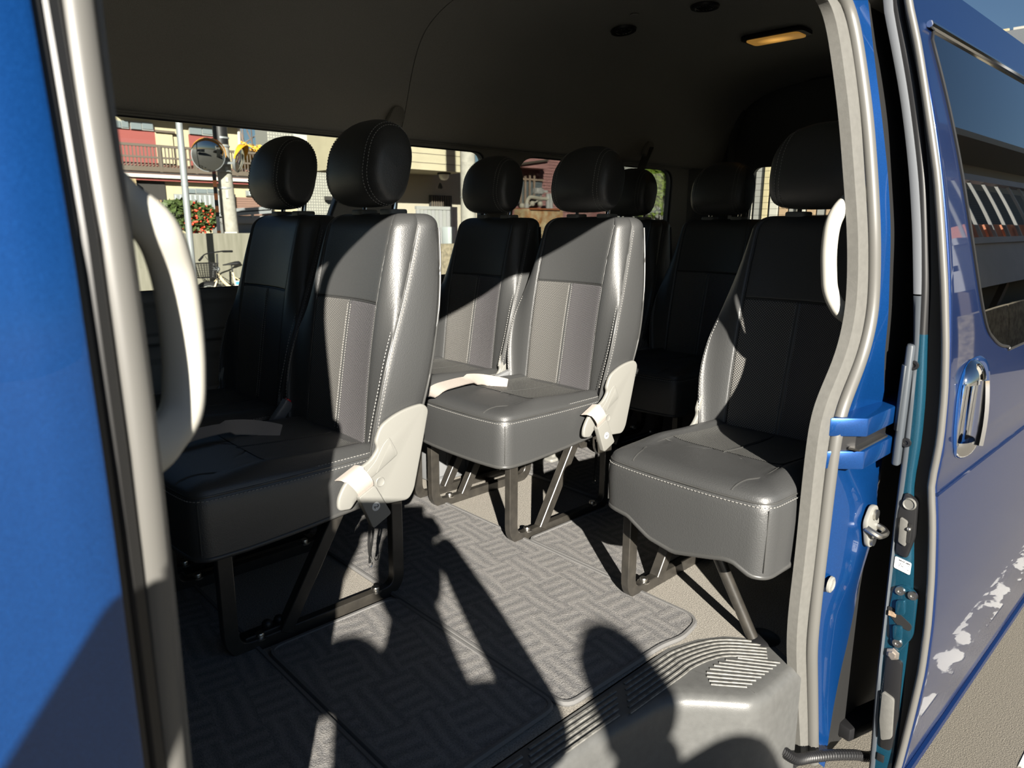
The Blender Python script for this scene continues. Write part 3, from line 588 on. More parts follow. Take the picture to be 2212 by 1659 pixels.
def make_seat(single=False):
    t = thing('passenger_seat', 'seat', 'seat')
    # backrest and its perforated panels
    bk = split_faces(BR, lambda c, i: not is_perf(c, i, 1) and not is_perf(c, i, -1)).build('backrest', M_leather, t, smooth=50)
    split_faces(BR, lambda c, i: is_perf(c, i, 1)).build('perforated_panel', M_perfA, bk, smooth=60)
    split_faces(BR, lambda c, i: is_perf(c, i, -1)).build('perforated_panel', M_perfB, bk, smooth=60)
    st = MB(); pp = MB(); zz = np.linspace(.40, .848, 60)
    for s in (1, -1):
        stitch_line(st, [(ip(z, XS)-.0035, s*(ip(z, HW)-.0065), z) for z in zz], (-.6, s*.8, 0)); stitch_line(st, [(ip(z, XS)+.0095, s*(ip(z, HW)+.0012), z) for z in zz], (0, s, 0))
        pp.tube([(ip(z, XS)+.0015, s*(ip(z, HW)-.0012), z) for z in np.linspace(.36,.86,40)], .0022, 6)
        pp.tube([(front_x(s*SEAM, z)-.0022, s*SEAM, z) for z in np.linspace(.36,.862,44)], .0016, 6)
        stitch_line(st, [(front_x(.0065, z)-.0002, s*.0065, z) for z in np.linspace(.385,.68,40)], (-1,0,0), .006, .0036, .0009)
        pp.tube([(ip(z, XR)-.004, s*(ip(z, HW)-.001), z) for z in np.linspace(.45,.855,30)], .003, 6)
    pp.tube([(front_x(y, ZS)-.0022, y, ZS) for y in np.linspace(-SEAM,SEAM,24)], .0012, 5)
    tag(st.build('stitching', M_stitch, bk, smooth=0), kind='stuff'); pp.build('piping', M_piping, bk, smooth=60)
    # cushion
    hem = hem_single if single else hem_std
    mb, rows = cushion_mesh(hem); cu = mb.build('cushion', M_leather, t, smooth=55)
    for s in (1, -1):
        g = []
        for x in np.linspace(.088,.315,14):
            g.append([(max(x, .066+.02*(1-(y/SEAM)**2)), s*y, cushion_z(max(x, .066+.02*(1-(y/SEAM)**2)), y)+.0012) for y in np.linspace(.005,.1305,10)])
        MB().grid(g).build('perforated_panel', M_perfC, cu, smooth=60)
    st = MB(); pp = MB()
    c = Vector((.12,0))
    for dz, ds, nz in ((.0055,-.004,(0,0,1)),(-.008,.003,None)):
        pts = []
        for x, y in OUT:
            d = (Vector((x,y))-c).normalized(); pts.append((x+d.x*ds, y+d.y*ds, .3655+dz+(0 if nz is None else 0)))
        k0 = max(range(len(pts)), key=lambda i: pts[i][0]); pts = pts[k0:]+pts[:k0]
        stitch_line(st, pts, (lambda a: Vector((a.x-.12, a.y, 0)).normalized()) if nz is None else (lambda a: (Vector((a.x-.12, a.y, 0)).normalized()+Vector((0,0,.8))).normalized()))
    pp.tube([(x, y, .3645) for x, y in OUT], .0022, 6, closed=True)
    hp = MB(); hp.tube([(c.x+(x-c.x)*.993, y*.993, hem(x, y)+.001) for x, y in OUT], .0058, 7, closed=True); hp.build('hem_piping', M_piping, cu, smooth=60)
    for s in (1, -1):
        q = min(OUT, key=lambda p: (p[0]+.074)**2+(p[1]-s*.184)**2); dq = (Vector(q)-c).normalized()*.0042; zb = hem(*q); pp.tube([(q[0]+dq.x, q[1]+dq.y, z) for z in np.linspace(zb+.012,.352,8)], .0013, 5)
    for s in (1, -1):
        sp = smooth_path([Vector((-.085,s*.115,0)),Vector((-.045,s*.122,0)),Vector((.0,s*SEAM,0)),Vector((.15,s*SEAM,0)),Vector((.31,s*SEAM,0))], 8)
        pp.tube([(p.x, p.y, cushion_z(p.x, p.y)+.0004) for p in sp], .0015, 5)
    pp.tube([(.06+.02*(1-(y/SEAM)**2), y, cushion_z(.06+.02*(1-(y/SEAM)**2), y)+.0004) for y in np.linspace(-SEAM,SEAM,24)], .0014, 5)
    cy = smooth_path([Vector((.08,0,0)),Vector((.15,-.004,0)),Vector((.31,0,0))], 8); pp.tube([(p.x, p.y, cushion_z(p.x, p.y)+.0016) for p in cy], .0016, 5)
    tag(st.build('stitching', M_stitch, cu, smooth=0), kind='stuff'); pp.build('piping', M_piping, cu, smooth=60)
    # headrest
    hr = MB(); rows = []; tilt = math.radians(14)
    for k in range(31):
        f = -PI/2+PI*k/30; y = .113*math.copysign(abs(math.sin(f))**.80, math.sin(f)); s = max(.01, abs(math.cos(f))**.62)
        s *= 1-.028*math.exp(-((abs(y)-.082)/.0035)**2)
        r = []
        for q in range(40):
            a = 2*PI*q/40; ca, sa = math.cos(a), math.sin(a)
            x = .070*math.copysign(abs(ca)**.88, ca)*(.35+.65*s); z = .100*math.copysign(abs(sa)**(.86 if sa > 0 else .62), sa)*((.10+.90*s) if sa > 0 else (.30+.70*s**.35))
            if sa < 0: x *= 1-.16*(-sa)**2
            if ca > 0: x *= .84
            x += -.005*math.cos(PI*z/.2)
            yy = y*(1-.13*max(0, z/.1)**1.4); r.append((.452+x*math.cos(tilt)+z*math.sin(tilt), yy, .998-x*math.sin(tilt)*.8+z*math.cos(tilt)))
        if k in (0, 30): 
            cc = [sum(p[t] for p in r)/40 for t in range(3)]; r = [tuple(cc[t]+(p[t]-cc[t])*.03 for t in range(3)) for p in r]
        rows.append(r)
    hr.grid(rows, True); ho = hr.build('headrest', M_leather, t, smooth=70)
    st = MB()
    for k in (4, 26):
        for dk in (-.006, .006):
            yy = .082*(1 if k > 15 else -1)+dk; f = math.asin(min(1, (abs(yy)/.113)**1.25)); s = abs(math.cos(f))**.62; pts = []
            for q in range(41):
                a = 2*PI*q/40; ca, sa = math.cos(a), math.sin(a); x = .070*math.copysign(abs(ca)**.88, ca)*(.35+.65*s); z = .100*math.copysign(abs(sa)**(.86 if sa > 0 else .62), sa)*((.10+.90*s) if sa > 0 else (.30+.70*s**.35))
                if sa < 0: x *= 1-.16*(-sa)**2
                if ca > 0: x *= .84
                x += -.005*math.cos(PI*z/.2); pts.append((.452+x*1.004*math.cos(tilt)+z*1.004*math.sin(tilt), yy*(1-.13*max(0, z/.1)**1.4), .998-x*math.sin(tilt)*.8+z*1.004*math.cos(tilt)))
            stitch_line(st, pts, lambda a: Vector((a.x-.452, 0, a.z-.998)).normalized(), .007, .004, .0012)
    tag(st.build('stitching', M_stitch, ho, smooth=0), kind='stuff')
    for s in (1, -1):
        po = MB().cyl((.462, s*.062, .86), (.472, s*.062, .925), .0062, 10).build('headrest_post', M_chrome, t)
        MB().prism(fillet([(.440,s*.062-.026),(.492,s*.062-.026),(.492,s*.062+.026),(.440,s*.062+.026)], .014, 4), 'z', .880, .896).build('post_guide', M_cover, po, bevel=.004)
    # recliner covers
    rp = fillet([(.436,.455),(.420,.470),(.380,.467),(.340,.456),(.306,.438),(.292,.405),(.298,.390),(.280,.368),(.246,.354),(.212,.328),(.196,.298),(.196,.274),(.226,.270),(.244,.290),(.300,.286),(.312,.258),(.374,.252),(.390,.272),(.418,.38)], [.012,.02,.02,.02,.015,.02,.015,.02,.02,.02,.015,.01,.006,.01,.01,.008,.012,.02,.03], 4)
    for s in (1, -1):
        yo = .213 if s < 0 else .198; a, b = (s*yo, s*(yo+.011))
        rc = MB().prism(rp, 'y', a, b).build('recliner_cover', M_cover, t, bevel=.004, bseg=3, smooth=40)
        fan = fillet([(.326,.412),(.348,.368),(.276,.328),(.254,.336),(.288,.364),(.310,.398)], .008, 4)
        MB().prism(fan, 'y', s*(yo+.0105), s*(yo+.0135)).build('fan_rib', M_cover, rc, bevel=.0022, bseg=3)
        tri = fillet([(.328,.400),(.340,.366),(.288,.336)], .004, 3); MB().prism(tri, 'y', s*(yo+.0132), s*(yo+.0146)).build('pocket_plate', M_cover, rc, bevel=.001)
        MB().lathe([(.0,.0006),(.0085,.0006),(.010,.0016),(.0115,0)], (.300,s*(yo+.011),.314), (0,s,0), 18).build('screw_cap', M_cover, rc)
        MB().box((.345, s*.190, .34), (.07,.03,.10)).build('hinge_bracket', M_cover, t, bevel=.01)
    # leg frames
    def frame(y, nm='leg_frame', dx=0):
        p = fillet([(-.027,.262),(-.027,.011),(.374,.011),(.374,.262)], [0,.045,.045,0], 7)
        f = MB().sweep([(x+dx, y, z) for x, z in p], [(-.015,-.011),(.015,-.011),(.015,.011),(-.015,.011)], up=(0,1,0)).build(nm, M_legmetal, t, bevel=.0016, bseg=1, smooth=24)
        MB().bar((.086+dx,y,.016), (.232+dx,y,.262), .028, .026, up=(0,1,0)).build('brace', M_legmetal, f, bevel=.0016, bseg=1, smooth=24)
        for x in (.034, .315):
            MB().lathe([(0,.012),(.0085,.012),(.0095,.010),(.0095,.004),(.015,.003),(.015,0)], (x+dx,y,.022), (0,0,1), 6 if False else 12).build('bolt', M_steel, f)
        return f
    if single:
        frame(.172, dx=.022)
        MB().tube([(.030,.0,.235),(.036,-.012,.20),(.058,-.112,.004)], .0125, 12).build('strut', M_legmetal, t)
        MB().lathe([(0,.006),(.03,.005),(.036,0)], (.080,-.125,.0), (0,0,1), 20).build('strut_foot', M_black, t)
        MB().box((.16,0,.245), (.40,.32,.03)).build('seat_pan', M_black, t, bevel=.006)
    else:
        frame(-.163); frame(.186)
        MB().box((.17,.01,.250), (.42,.34,.025)).build('seat_pan', M_black, t, bevel=.006)
    return t
seatA = make_seat()
ROWS = [0.0, .778, 1.548]; SY = (0.0, .43)
def put(o, x, y, lab): o.location = (x, y, 0); o['label'] = lab; o['group'] = 'black leather passenger seats'; return o
seat_c = make_seat(True); put(seat_c, .756, -.736, 'single black leather seat nearest the open door, with drooping cushion skirt')
seatA2 = put(seatA, 0, 0, 'front row black leather seat on the aisle, half in sun, nearest to the door')
seatA1 = put(copy_tree(seatA), 0, .438, 'front row black leather seat by the far window, in shade')
seatB2 = put(copy_tree(seatA), .778, 0, 'middle row black leather seat on the aisle, cushion fully in the sun')
seatB1 = put(copy_tree(seatA), .778, .438, 'middle row black leather seat by the far window, back cut by diagonal shadow')
seatD2 = put(copy_tree(seatA), 1.548, -.01, 'rear row black leather seat in shadow, headrest before the tailgate window')
seatD1 = put(copy_tree(seatA), 1.548, .429, 'rearmost black leather seat beside the leafy far window')
def trim_covers(seat, window):
    for c in [c for c in seat.children if c.name.startswith('recliner_cover')]:
        far = sum(q[1] for q in c.bound_box)/8 > 0
        if window and not far: c.location.y += .022
        if not window and far:
            for k in list(c.children): bpy.data.objects.remove(k)
            bpy.data.objects.remove(c)
for s in (seatA1, seatB1, seatD1): trim_covers(s, True)
for s in (seatA2, seatB2, seatD2): trim_covers(s, False)
# fittings of single seats: hanging tongues, belts, buckles, hook strap
def tongue(seat, num):
    y = -.2305
    R = Matrix.Rotation(math.radians(-25), 3, 'Y')
    c = Vector((.272, y-.004, .272)); body = fillet([(-.022,.040),(.022,.040),(.026,-.045),(-.026,-.045)], .006, 3)
    pts = [R @ Vector((a, 0, b)) for a, b in body]
    b = MB().prism([(p.x+c.x, p.z+c.z) for p in pts], 'y', y-.012, y+.004).build('belt_tongue', M_cover, seat, bevel=.0035, bseg=3)
    MB().lathe([(0,.0006),(.0098,.0006),(.0100,0)], c+R @ Vector((.002,0,-.004))+Vector((0,-.008,0)), (0,-1,0), 24).build('sticker', mat('white_sticker', (.85,.85,.82), .5), b)
    cu = bpy.data.curves.new('numeral', 'FONT'); cu.body = num; cu.size = .0155; cu.align_x = 'CENTER'; cu.align_y = 'CENTER'; cu.extrude = .0002
    o = bpy.data.objects.new('numeral', cu); COL.objects.link(o); cu.materials.append(M_black)
    o.matrix_world = Matrix.Translation(c+R @ Vector((.002,0,-.004))+Vector((0,-.0092,0))) @ Matrix.Rotation(math.radians(-20), 4, 'Y') @ Matrix.Rotation(math.radians(90), 4, 'X') @ Matrix.Rotation(math.radians(-95), 4, 'Z')
    dg = bpy.context.evaluated_depsgraph_get(); me = bpy.data.meshes.new_from_object(o.evaluated_get(dg)); mw = o.matrix_world.copy(); bpy.data.objects.remove(o)
    o = bpy.data.objects.new('numeral', me); COL.objects.link(o); me.transform(mw); o.parent = b
    w = MB(); path = smooth_path([(.222,-.210,.350),(.228,-.230,.352),(.238,-.239,.340),(.250,-.241,.322),(.256,-.236,.308)], 4)
    dirn = R @ Vector((1,0,0)); n = len(path)
    w.grid([[p+dirn*(k-1)*(.027 if i < 6 else .024)*(1-.15*i/n)+Vector((0,-.0015,0)) for k in range(3)] for i, p in enumerate(path)])
    w.grid([[p+dirn*(k-1)*(.027 if i < 6 else .024)*(1-.15*i/n) for k in range(3)] for i, p in enumerate(path)])
    w.build('belt_loop', M_web, seat, smooth=60)
for s in (seatA2, seatB2): tongue(s, '2')
for s in (seatA2, seatB2):
    a = MB(); a.grid([[(.284+.003*math.sin(i*.9)+d, -.196+.002*math.cos(i*.7), .245-.125*i/8) for d in (-.004,.004)] for i in range(9)]); a.build('elastic_strap', M_blackmat, s)
    a = MB(); a.grid([[(.290+.006*math.sin(i*.6)+d, -.193, .235-.12*i/8) for d in (-.0035,.0035)] for i in range(9)]); a.build('elastic_strap', M_blackmat, s)
    MB().tube(smooth_path([(.285,-.195,.132),(.289,-.195,.116),(.287,-.195,.108),(.281,-.195,.108),(.278,-.195,.114)], 4), .0011, 6).build('wire_hook', M_chrome, s)
# floor bracket at the front foot of the front row seat
br = MB(); br.box((.045,-.150,.028), (.085,.030,.010)); 
for x in (.058,.085): br.ball((x,-.146,.036), (.012,.012,.011))
br.build('floor_bracket', M_black, seatA2, bevel=.002, smooth=50)
def lap_belt(seat, k):
    pts = [(-.14,.055),(-.05,.075),(.03,.092),(.10,.105),(.16,.100),(.21,.055)]
    if k: pts = [(-.16,.10),(-.08,.108),(-.02,.112),(.06,.118),(.12,.112),(.165,.06)]
    p = smooth_path([Vector((x, y, 0)) for x, y in pts], 5); n = len(p); g = []
    for i, q in enumerate(p):
        t = (p[min(i+1,n-1)]-p[max(i-1,0)]).normalized(); nr = Vector((-t.y, t.x, 0)); w = .024*(1-.5*max(0, (i/n-.72)/.28))
        g.append([Vector((q.x, q.y, cushion_z(q.x, q.y)+.006+.012*math.sin(PI*i/n)))+nr*w*a+Vector((0,0,.012*a*(1 if i/n > .6 else .4))) for a in (-1,-.5,0,.5,1)])
    mb = MB(); mb.grid(g); mb.grid([[v+Vector((0,0,.0018)) for v in r] for r in g]); mb.build('lap_belt', M_web, seat, smooth=60)
def buckle(seat, a, b, y=.205):
    a = Vector((a[0], y, a[1])); b = Vector((b[0], y, b[1])); d = (b-a).normalized()
    bo = MB().bar(a, b, .028, .022, up=(0,1,0)).build('belt_buckle', M_buckle, seat, bevel=.004, bseg=3)
    MB().bar(b-d*.006, b+d*.004, .020, .016, up=(0,1,0)).build('release_button', M_red, bo, bevel=.002)
    MB().bar(a-d*.05+Vector((0,0,-.03)), a+d*.01, .024, .008, up=(0,1,0)).build('buckle_stalk', M_buckle, seat, bevel=.002)
lap_belt(seatA2, 0); buckle(seatA2, (.262,.362), (.306,.415))
lap_belt(seatB2, 1); buckle(seatB2, (.255,.366), (.335,.384))
buckle(seatD2, (.25,.362), (.36,.372))
# grey storage box under the middle row, pale floor cap behind it
bx = thing('storage_box', 'small grey ribbed plastic box on the floor under the middle row seats', 'box', (.965,.40,0))
MB().box((0,0,.10), (.20,.13,.19)).build('body', M_buckle, bx, bevel=.012)
for k in range(5): MB().box((-.085+.042*k,-.067,.09), (.010,.008,.14)).build('rib', M_buckle, bx, bevel=.002)
MB().box((-.07,-.075,.015), (.05,.03,.03)).build('latch_foot', M_buckle, bx, bevel=.006)
fc = thing('floor_socket', 'pale plastic floor socket behind the middle row seat leg', 'socket', (1.355,.245,.009))
MB().prism(fillet([(-.045,-.03),(.045,-.03),(.045,.03),(-.045,.03)], .012, 4), 'z', 0, .012).build('base', M_cover, fc, bevel=.003)
MB().prism([(-.02,-.012),(.03,-.012),(.03,.012),(-.02,.012)], 'z', .01, .06).build('stem', M_cover, fc, bevel=.004)

# ------------------------------------------------------------------ the open sliding door, slid back along the side of the van
XD = 1.0
TRL = ([-.301,-.162,-.068,.043,.148,.25,.351,.449,.543,.634,.749,.853,.952,1.032,1.113,1.194,1.275],[-1.052,-1.046,-1.042,-1.041,-1.039,-1.037,-1.036,-1.036,-1.035,-1.031,-1.017,-1.003,-.986,-.969,-.949,-.925,-.900])
TRR = ([-.301,-.162,-.068,.043,.148,.25,.351,.449,.543,.634,.749,.853,.952,1.032,1.113,1.194,1.275],[-1.063,-1.056,-1.050,-1.048,-1.046,-1.045,-1.047,-1.046,-1.043,-1.040,-1.031,-1.018,-1.001,-.983,-.963,-.940,-.916])
TEA = ([-.301,-.13,-.045,.064,.165,.261,.357,.455,.547,.637,.751,.853,.950,1.030,1.109,1.189,1.269],[-1.094,-1.093,-1.089,-1.088,-1.081,-1.069,-1.058,-1.061,-1.057,-1.049,-1.041,-1.027,-1.013,-.996,-.979,-.954,-.929])
SEA = ([-.30,-.2,-.11,-.027,.078,.18,.275,.33,.366,.40,.462,.553,.641,.752,.853,.950,1.029,1.107,1.186,1.266],[-1.103,-1.111,-1.117,-1.123,-1.122,-1.116,-1.107,-1.100,-1.093,-1.0945,-1.0985,-1.0945,-1.0855,-1.069,-1.051,-1.034,-1.014,-.995,-.975,-.948])
SKN = ([-.36,-.262,-.118,-.02,.084,.182,.278,.335,.370,.40,.464,.555,.642,.753,.854,.949,1.028,1.106,1.184,1.264,1.36],[-1.100,-1.117,-1.129,-1.134,-1.133,-1.127,-1.117,-1.109,-1.1015,-1.1045,-1.1065,-1.103,-1.0945,-1.079,-1.062,-1.043,-1.023,-1.002,-.980,-.955,-.915])
def smf(tab, z, w=.03):
    return float(np.mean([np.interp(z+d, tab[0], tab[1]) for d in np.linspace(-w, w, 7)]))
def spl(tab, z):  # smooth skin away from the moulding, so that reflections run clean
    if z > .43: 
        c = SKC; return c[0]+c[1]*z+c[2]*z*z+c[3]*z**3
    return smf(tab, z, .012)
zz = np.linspace(.40, 1.36, 40); SKC = np.polyfit(zz, [np.interp(z, SKN[0], SKN[1]) for z in zz], 3)[::-1]
dr = sroot('door_1'); dr['label'] = 'open blue sliding door slid back along the van side'
ZD = np.concatenate([np.linspace(-.345,.30,26), np.linspace(.315,.44,16), np.linspace(.46,1.345,44)])
sk = MB(); xs = [XD+.018, XD+.002, XD-.001, XD+.001, XD+.006]+list(np.linspace(1.02, 2.45, 30))
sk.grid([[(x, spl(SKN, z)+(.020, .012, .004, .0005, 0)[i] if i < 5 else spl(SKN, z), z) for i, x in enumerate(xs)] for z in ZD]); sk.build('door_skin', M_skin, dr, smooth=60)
# seal tube, black channel, painted edge, grey inner trim
tb = MB(); tb.tube([(XD-.004, .5*(smf(SEA,z,.02)+smf(SKN,z,.02))+.004, z) for z in np.linspace(-.34,1.33,60)], .0072, 10); tb.build('weatherstrip', M_rubber2, dr, smooth=60)
zc = np.linspace(-.34,1.33,50)
ch = MB(); ch.grid([[(XD+.010, smf(TEA,z)+.002, z), (XD+.014, smf(TEA,z)-.008, z), (XD+.014, smf(SEA,z)+.004, z), (XD+.004, smf(SEA,z), z), (XD+.004, smf(SKN,z)+.003, z)] for z in zc]); ch.build('edge_channel', M_black, dr)
te = MB(); te.grid([[(XD+.02, smf(TRR,z)+.006, z), (XD+.001, smf(TRR,z)+.002, z), (XD, .5*(smf(TRR,z)+smf(TEA,z)), z), (XD+.003, smf(TEA,z), z), (XD+.012, smf(TEA,z)-.003, z)] for z in np.linspace(-.34,.66,34)]); te.build('edge_panel', M_teal, dr, smooth=60)
te = MB(); te.grid([[(XD+.02, smf(TRR,z)+.006, z), (XD+.001, smf(TRR,z)+.002, z), (XD, .5*(smf(TRR,z)+smf(TEA,z)), z), (XD+.003, smf(TEA,z), z), (XD+.012, smf(TEA,z)-.003, z)] for z in np.linspace(.66,1.33,30)]); te.build('upper_edge_panel', M_black, dr, smooth=60)
def trim_piece(z0, z1, m, nm):
    it = MB(); it.grid([[(2.4, smf(TRL,z)+.002, z), (XD+.02, smf(TRL,z)+.001, z), (XD-.001, smf(TRL,z), z), (XD-.004, .5*(smf(TRL,z)+smf(TRR,z)), z), (XD-.002, smf(TRR,z), z), (XD+.02, smf(TRR,z)-.001, z)] for z in np.linspace(z0,z1,24)]); return it.build(nm, m, dr, smooth=60)
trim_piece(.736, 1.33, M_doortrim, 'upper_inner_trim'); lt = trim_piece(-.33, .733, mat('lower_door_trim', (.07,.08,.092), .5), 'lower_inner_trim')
# pull-handle bulge on the inner trim edge
MB().prism(fillet([(.985,-1.035),(.985,-1.022),(1.015,-1.014),(1.25,-1.014),(1.25,-1.035)], .006, 4), 'z', .395, .640).build('pull_housing', bpy.data.materials['lower_door_trim'], dr, bevel=.008)
MB().prism(fillet([(.978,-1.028),(.985,-1.018),(1.02,-1.010),(1.15,-1.010),(1.15,-1.03)], .005, 4), 'z', .468, .600).build('pull_cup', mat('pull_cup_plastic', (.045,.052,.06), .4), dr, bevel=.010)
for z in (.600, .445):
    y = smf(TRR, z)+.0045
    s = MB(); s.lathe([(0,.002),(.004,.002),(.0045,.004),(.0085,.004),(.0095,0)], (XD-.0045, y, z), (-1,0,0), 16); s.build('screw', M_black, dr)
# lock lever plate, latch, bolts, lower plastic panel, sticker
yb = lambda z: .5*(smf(TRR,z)+smf(TEA,z))
lk = MB().prism(fillet([(-1.052,.345),(-1.075,.330),(-1.079,.255),(-1.070,.205),(-1.048,.212),(-1.043,.30)], .008, 4), 'x', XD-.006, XD+.006).build('lock_plate', M_black, dr, bevel=.003)
MB().prism(fillet([(-1.050,.292),(-1.064,.286),(-1.066,.232),(-1.052,.238)], .004, 3), 'x', XD-.011, XD-.004).build('lock_slide', M_rubber, lk, bevel=.002)
MB().box((XD-.008,-1.069,.262), (.004,.006,.040)).build('slot', M_blackmat, lk)
MB().ball((XD-.012,-1.069,.272), .0045).build('lever', M_steel, lk)
MB().lathe([(0,.002),(.009,.002),(.011,.004),(.013,0)], (XD-.006,-1.062,.322), (-1,0,0), 20).build('cap', M_rubber, lk)
lc = MB().prism(fillet([(-1.052,.135),(-1.072,.150),(-1.098,.135),(-1.100,.040),(-1.078,-.005),(-1.060,.01),(-1.049,.075)], .012, 4), 'x', XD-.003, XD+.008).build('latch_plate', M_teal, dr, bevel=.002)
MB().prism(fillet([(-1.062,.112),(-1.078,.118),(-1.082,.086),(-1.064,.080)], .006, 3), 'x', XD-.010, XD).build('latch_block', M_teal, lc, bevel=.003)
MB().prism(fillet([(-1.062,.056),(-1.080,.060),(-1.082,.028),(-1.066,.024)], .006, 3), 'x', XD-.010, XD).build('latch_block', M_teal, lc, bevel=.003)
MB().prism(fillet([(-1.047,.092),(-1.062,.088),(-1.097,.066),(-1.094,.052),(-1.070,.056),(-1.049,.076)], .006, 4), 'x', XD-.0045, XD-.002).build('latch_mouth', M_blackmat, lc)
MB().box((XD-.006,-1.058,.078), (.004,.014,.010)).build('latch_pawl', mat('rusty_steel', (.42,.30,.20), .6, noise=.5, nscale=200), lc)
for y, z in ((-1.066,.133), (-1.090,.132), (-1.074,.017)):
    b = MB(); b.lathe([(0,.002),(.003,.0022),(.0035,.0045),(.0088,.0045),(.0098,0)], (XD-.003,y,z), (-1,0,0), 18); b.build('latch_screw', M_steel, lc)
MB().lathe([(0,.008),(.007,.008),(.008,.004),(.013,.003),(.014,0)], (XD-.002,-1.068,-.012), (-1,0,0), 6).build('hex_bolt', mat('dull_zinc', (.45,.40,.35), .45, metal=.8), dr)
MB().prism(fillet([(-1.057,-.018),(-1.088,-.022),(-1.094,-.15),(-1.090,-.235),(-1.068,-.238),(-1.060,-.12)], .008, 3), 'x', XD-.005, XD+.006).build('edge_cover', M_black, dr, bevel=.004)
MB().prism(fillet([(-1.060,-.10),(-1.084,-.108),(-1.090,-.20),(-1.070,-.215),(-1.062,-.17)], .006, 3), 'x', XD-.012, XD-.003).build('edge_cover_pad', M_rubber, dr, bevel=.003)
MB().box((XD-.0035,-1.072,-.262), (.004,.015,.018)).build('edge_nut', M_black, dr, bevel=.003)
sk_ = MB().prism(fillet([(-1.048,.203),(-1.079,.198),(-1.079,.172),(-1.048,.178)], .003, 3), 'x', XD-.0022, XD-.0008).build('warning_sticker', mat('white_label', (.88,.88,.86), .4), dr)
ink = MB()
def yz(u, v): return (XD-.0024, -1.048-.031*u, .2035-.005*u-.0255*v)
def dash(u0, u1, v, h=.0016): 
    a, b = Vector(yz(u0, v)), Vector(yz(u1, v)); ink.bar(a, b, .0003, h, up=(1,0,0) if False else (0,0,1))
for v, segs, h in ((.18, [(.26,.33),(.35,.42),(.45,.50),(.53,.60),(.68,.72),(.74,.86),(.88,.93)], .0022), (.36, [(.28,.30),(.38,.40),(.44,.46),(.50,.52),(.56,.58),(.78,.80),(.86,.89)], .0015), (.46, [(.10,.12),(.26,.28),(.34,.38),(.40,.42),(.46,.48),(.54,.56)], .0015), (.60, [(.26,.36),(.42,.56)], .0011), (.72, [(.26,.32),(.80,.90)], .0010)):
    for a, b in segs: dash(a, b, v, h)
tag(ink.build('print', M_black, sk_, smooth=0), kind='stuff')
# tinted window bonded to the skin, bright moulding under it
def sy(z): return spl(SKN, z)
wp = fillet([(1.062,1.222),(1.088,1.10),(1.103,1.02),(1.130,.88),(1.163,.78),(1.195,.71),(1.24,.650),(1.36,.600),(2.3,.588),(2.3,1.232)], [.03,.05,.05,.05,.05,.05,.06,.1,.05,.05], 5)
wg = MB(); zs = np.concatenate([np.linspace(.592,.66,16), np.linspace(.67,1.228,24)])
def xfront(z):
    pts = sorted([(p[1], p[0]) for p in wp if p[0] < 1.6]); return float(np.interp(z, [q[0] for q in pts], [q[1] for q in pts]))
wg.grid([[(xfront(z)+(2.3-xfront(z))*u, sy(z)-.0035, z) for u in np.linspace(0,1,16)] for z in zs]); wg.build('door_window_pane', M_tint, dr, smooth=60)
wb = MB(); wb.grid([[(xfront(z)+(2.3-xfront(z))*u, sy(z)-.0012, z) for u in np.linspace(0,1,16)] for z in zs]); wb.build('window_backing', M_black, dr, smooth=60)
gk = MB(); gk.tube([(xfront(z)-.002, sy(z)-.002, z) for z in zs], .0035, 6); gk.tube([(x, sy(.592)-.002, .590+.0*(x)) for x in np.linspace(xfront(.592),2.3,12)], .0035, 6); gk.build('window_gasket', M_rubberdark, dr)
tpm = MB(); tpm.tube([(x, sy(1.229)-.006, 1.231) for x in np.linspace(1.055,2.4,16)], .0065, 8); tpm.build('window_top_moulding', M_chrome, dr)
# pressed crease below the handle
cm = MB(); cm.tube([(x, sy(.352)-.0005, .352) for x in np.linspace(1.0,2.4,14)], .004, 6); cm.build('crease_moulding', M_skin, dr)
sb = MB(); sb.tube([(x, sy(-.285)-.002, -.288) for x in np.linspace(1.0,2.4,14)], .010, 8); sb.build('sill_lip', M_skin, dr)
# chrome pull handle in its recess
hx, hz = 1.165, .50
dh = MB(); 
rc = [(hx+.115*math.copysign(abs(math.cos(a))**.75, math.cos(a)), hz+.104*math.copysign(abs(math.sin(a))**.75, math.sin(a))) for a in np.linspace(0,2*PI,40,endpoint=False)]
rows = []
for s, d in ((1.0,-.0005),(.97,-.004),(.90,-.0035),(.70,-.0015),(.35,-.001),(.02,-.001)): rows.append([(hx+(x-hx)*s, sy(hz+(z-hz)*s)+d, hz+(z-hz)*s) for x, z in rc])
dh.grid(rows, True); hroot = dh.build('handle_recess', M_blue, dr, smooth=60)
def cap(z0, z1, sg):
    mb = MB(); rows = []
    for k in range(10):
        f = k/9; z = z0+(z1-z0)*f; w = .062*math.sqrt(max(.02, 1-f**2.2)); d = .022*math.sqrt(max(.02, 1-f**2))
        rows.append([(hx-.028+w*math.cos(a), sy(z)-.002-d*math.sin(a), z) for a in np.linspace(0,PI,14)])
    mb.grid(rows); return mb.build('handle_cap', M_chrome, dr, smooth=60)
cap(.558,.602,1); cap(.442,.398,-1)
hb = MB(); hb.sweep([(hx-.040, sy(z)-.011-.003*math.sin(PI*(z-.435)/.13), z) for z in np.linspace(.436,.564,10)], [(-.026,-.004),(-.020,-.009),(.020,-.009),(.026,-.004),(.020,.005),(-.020,.005)], up=(1,0,0)); hb.build('handle_bar', M_chrome, dr, smooth=30)
MB().box((hx-.080, sy(.5)-.004, .5), (.034,.005,.125))  .build('handle_plate', M_chrome, dr, bevel=.003)

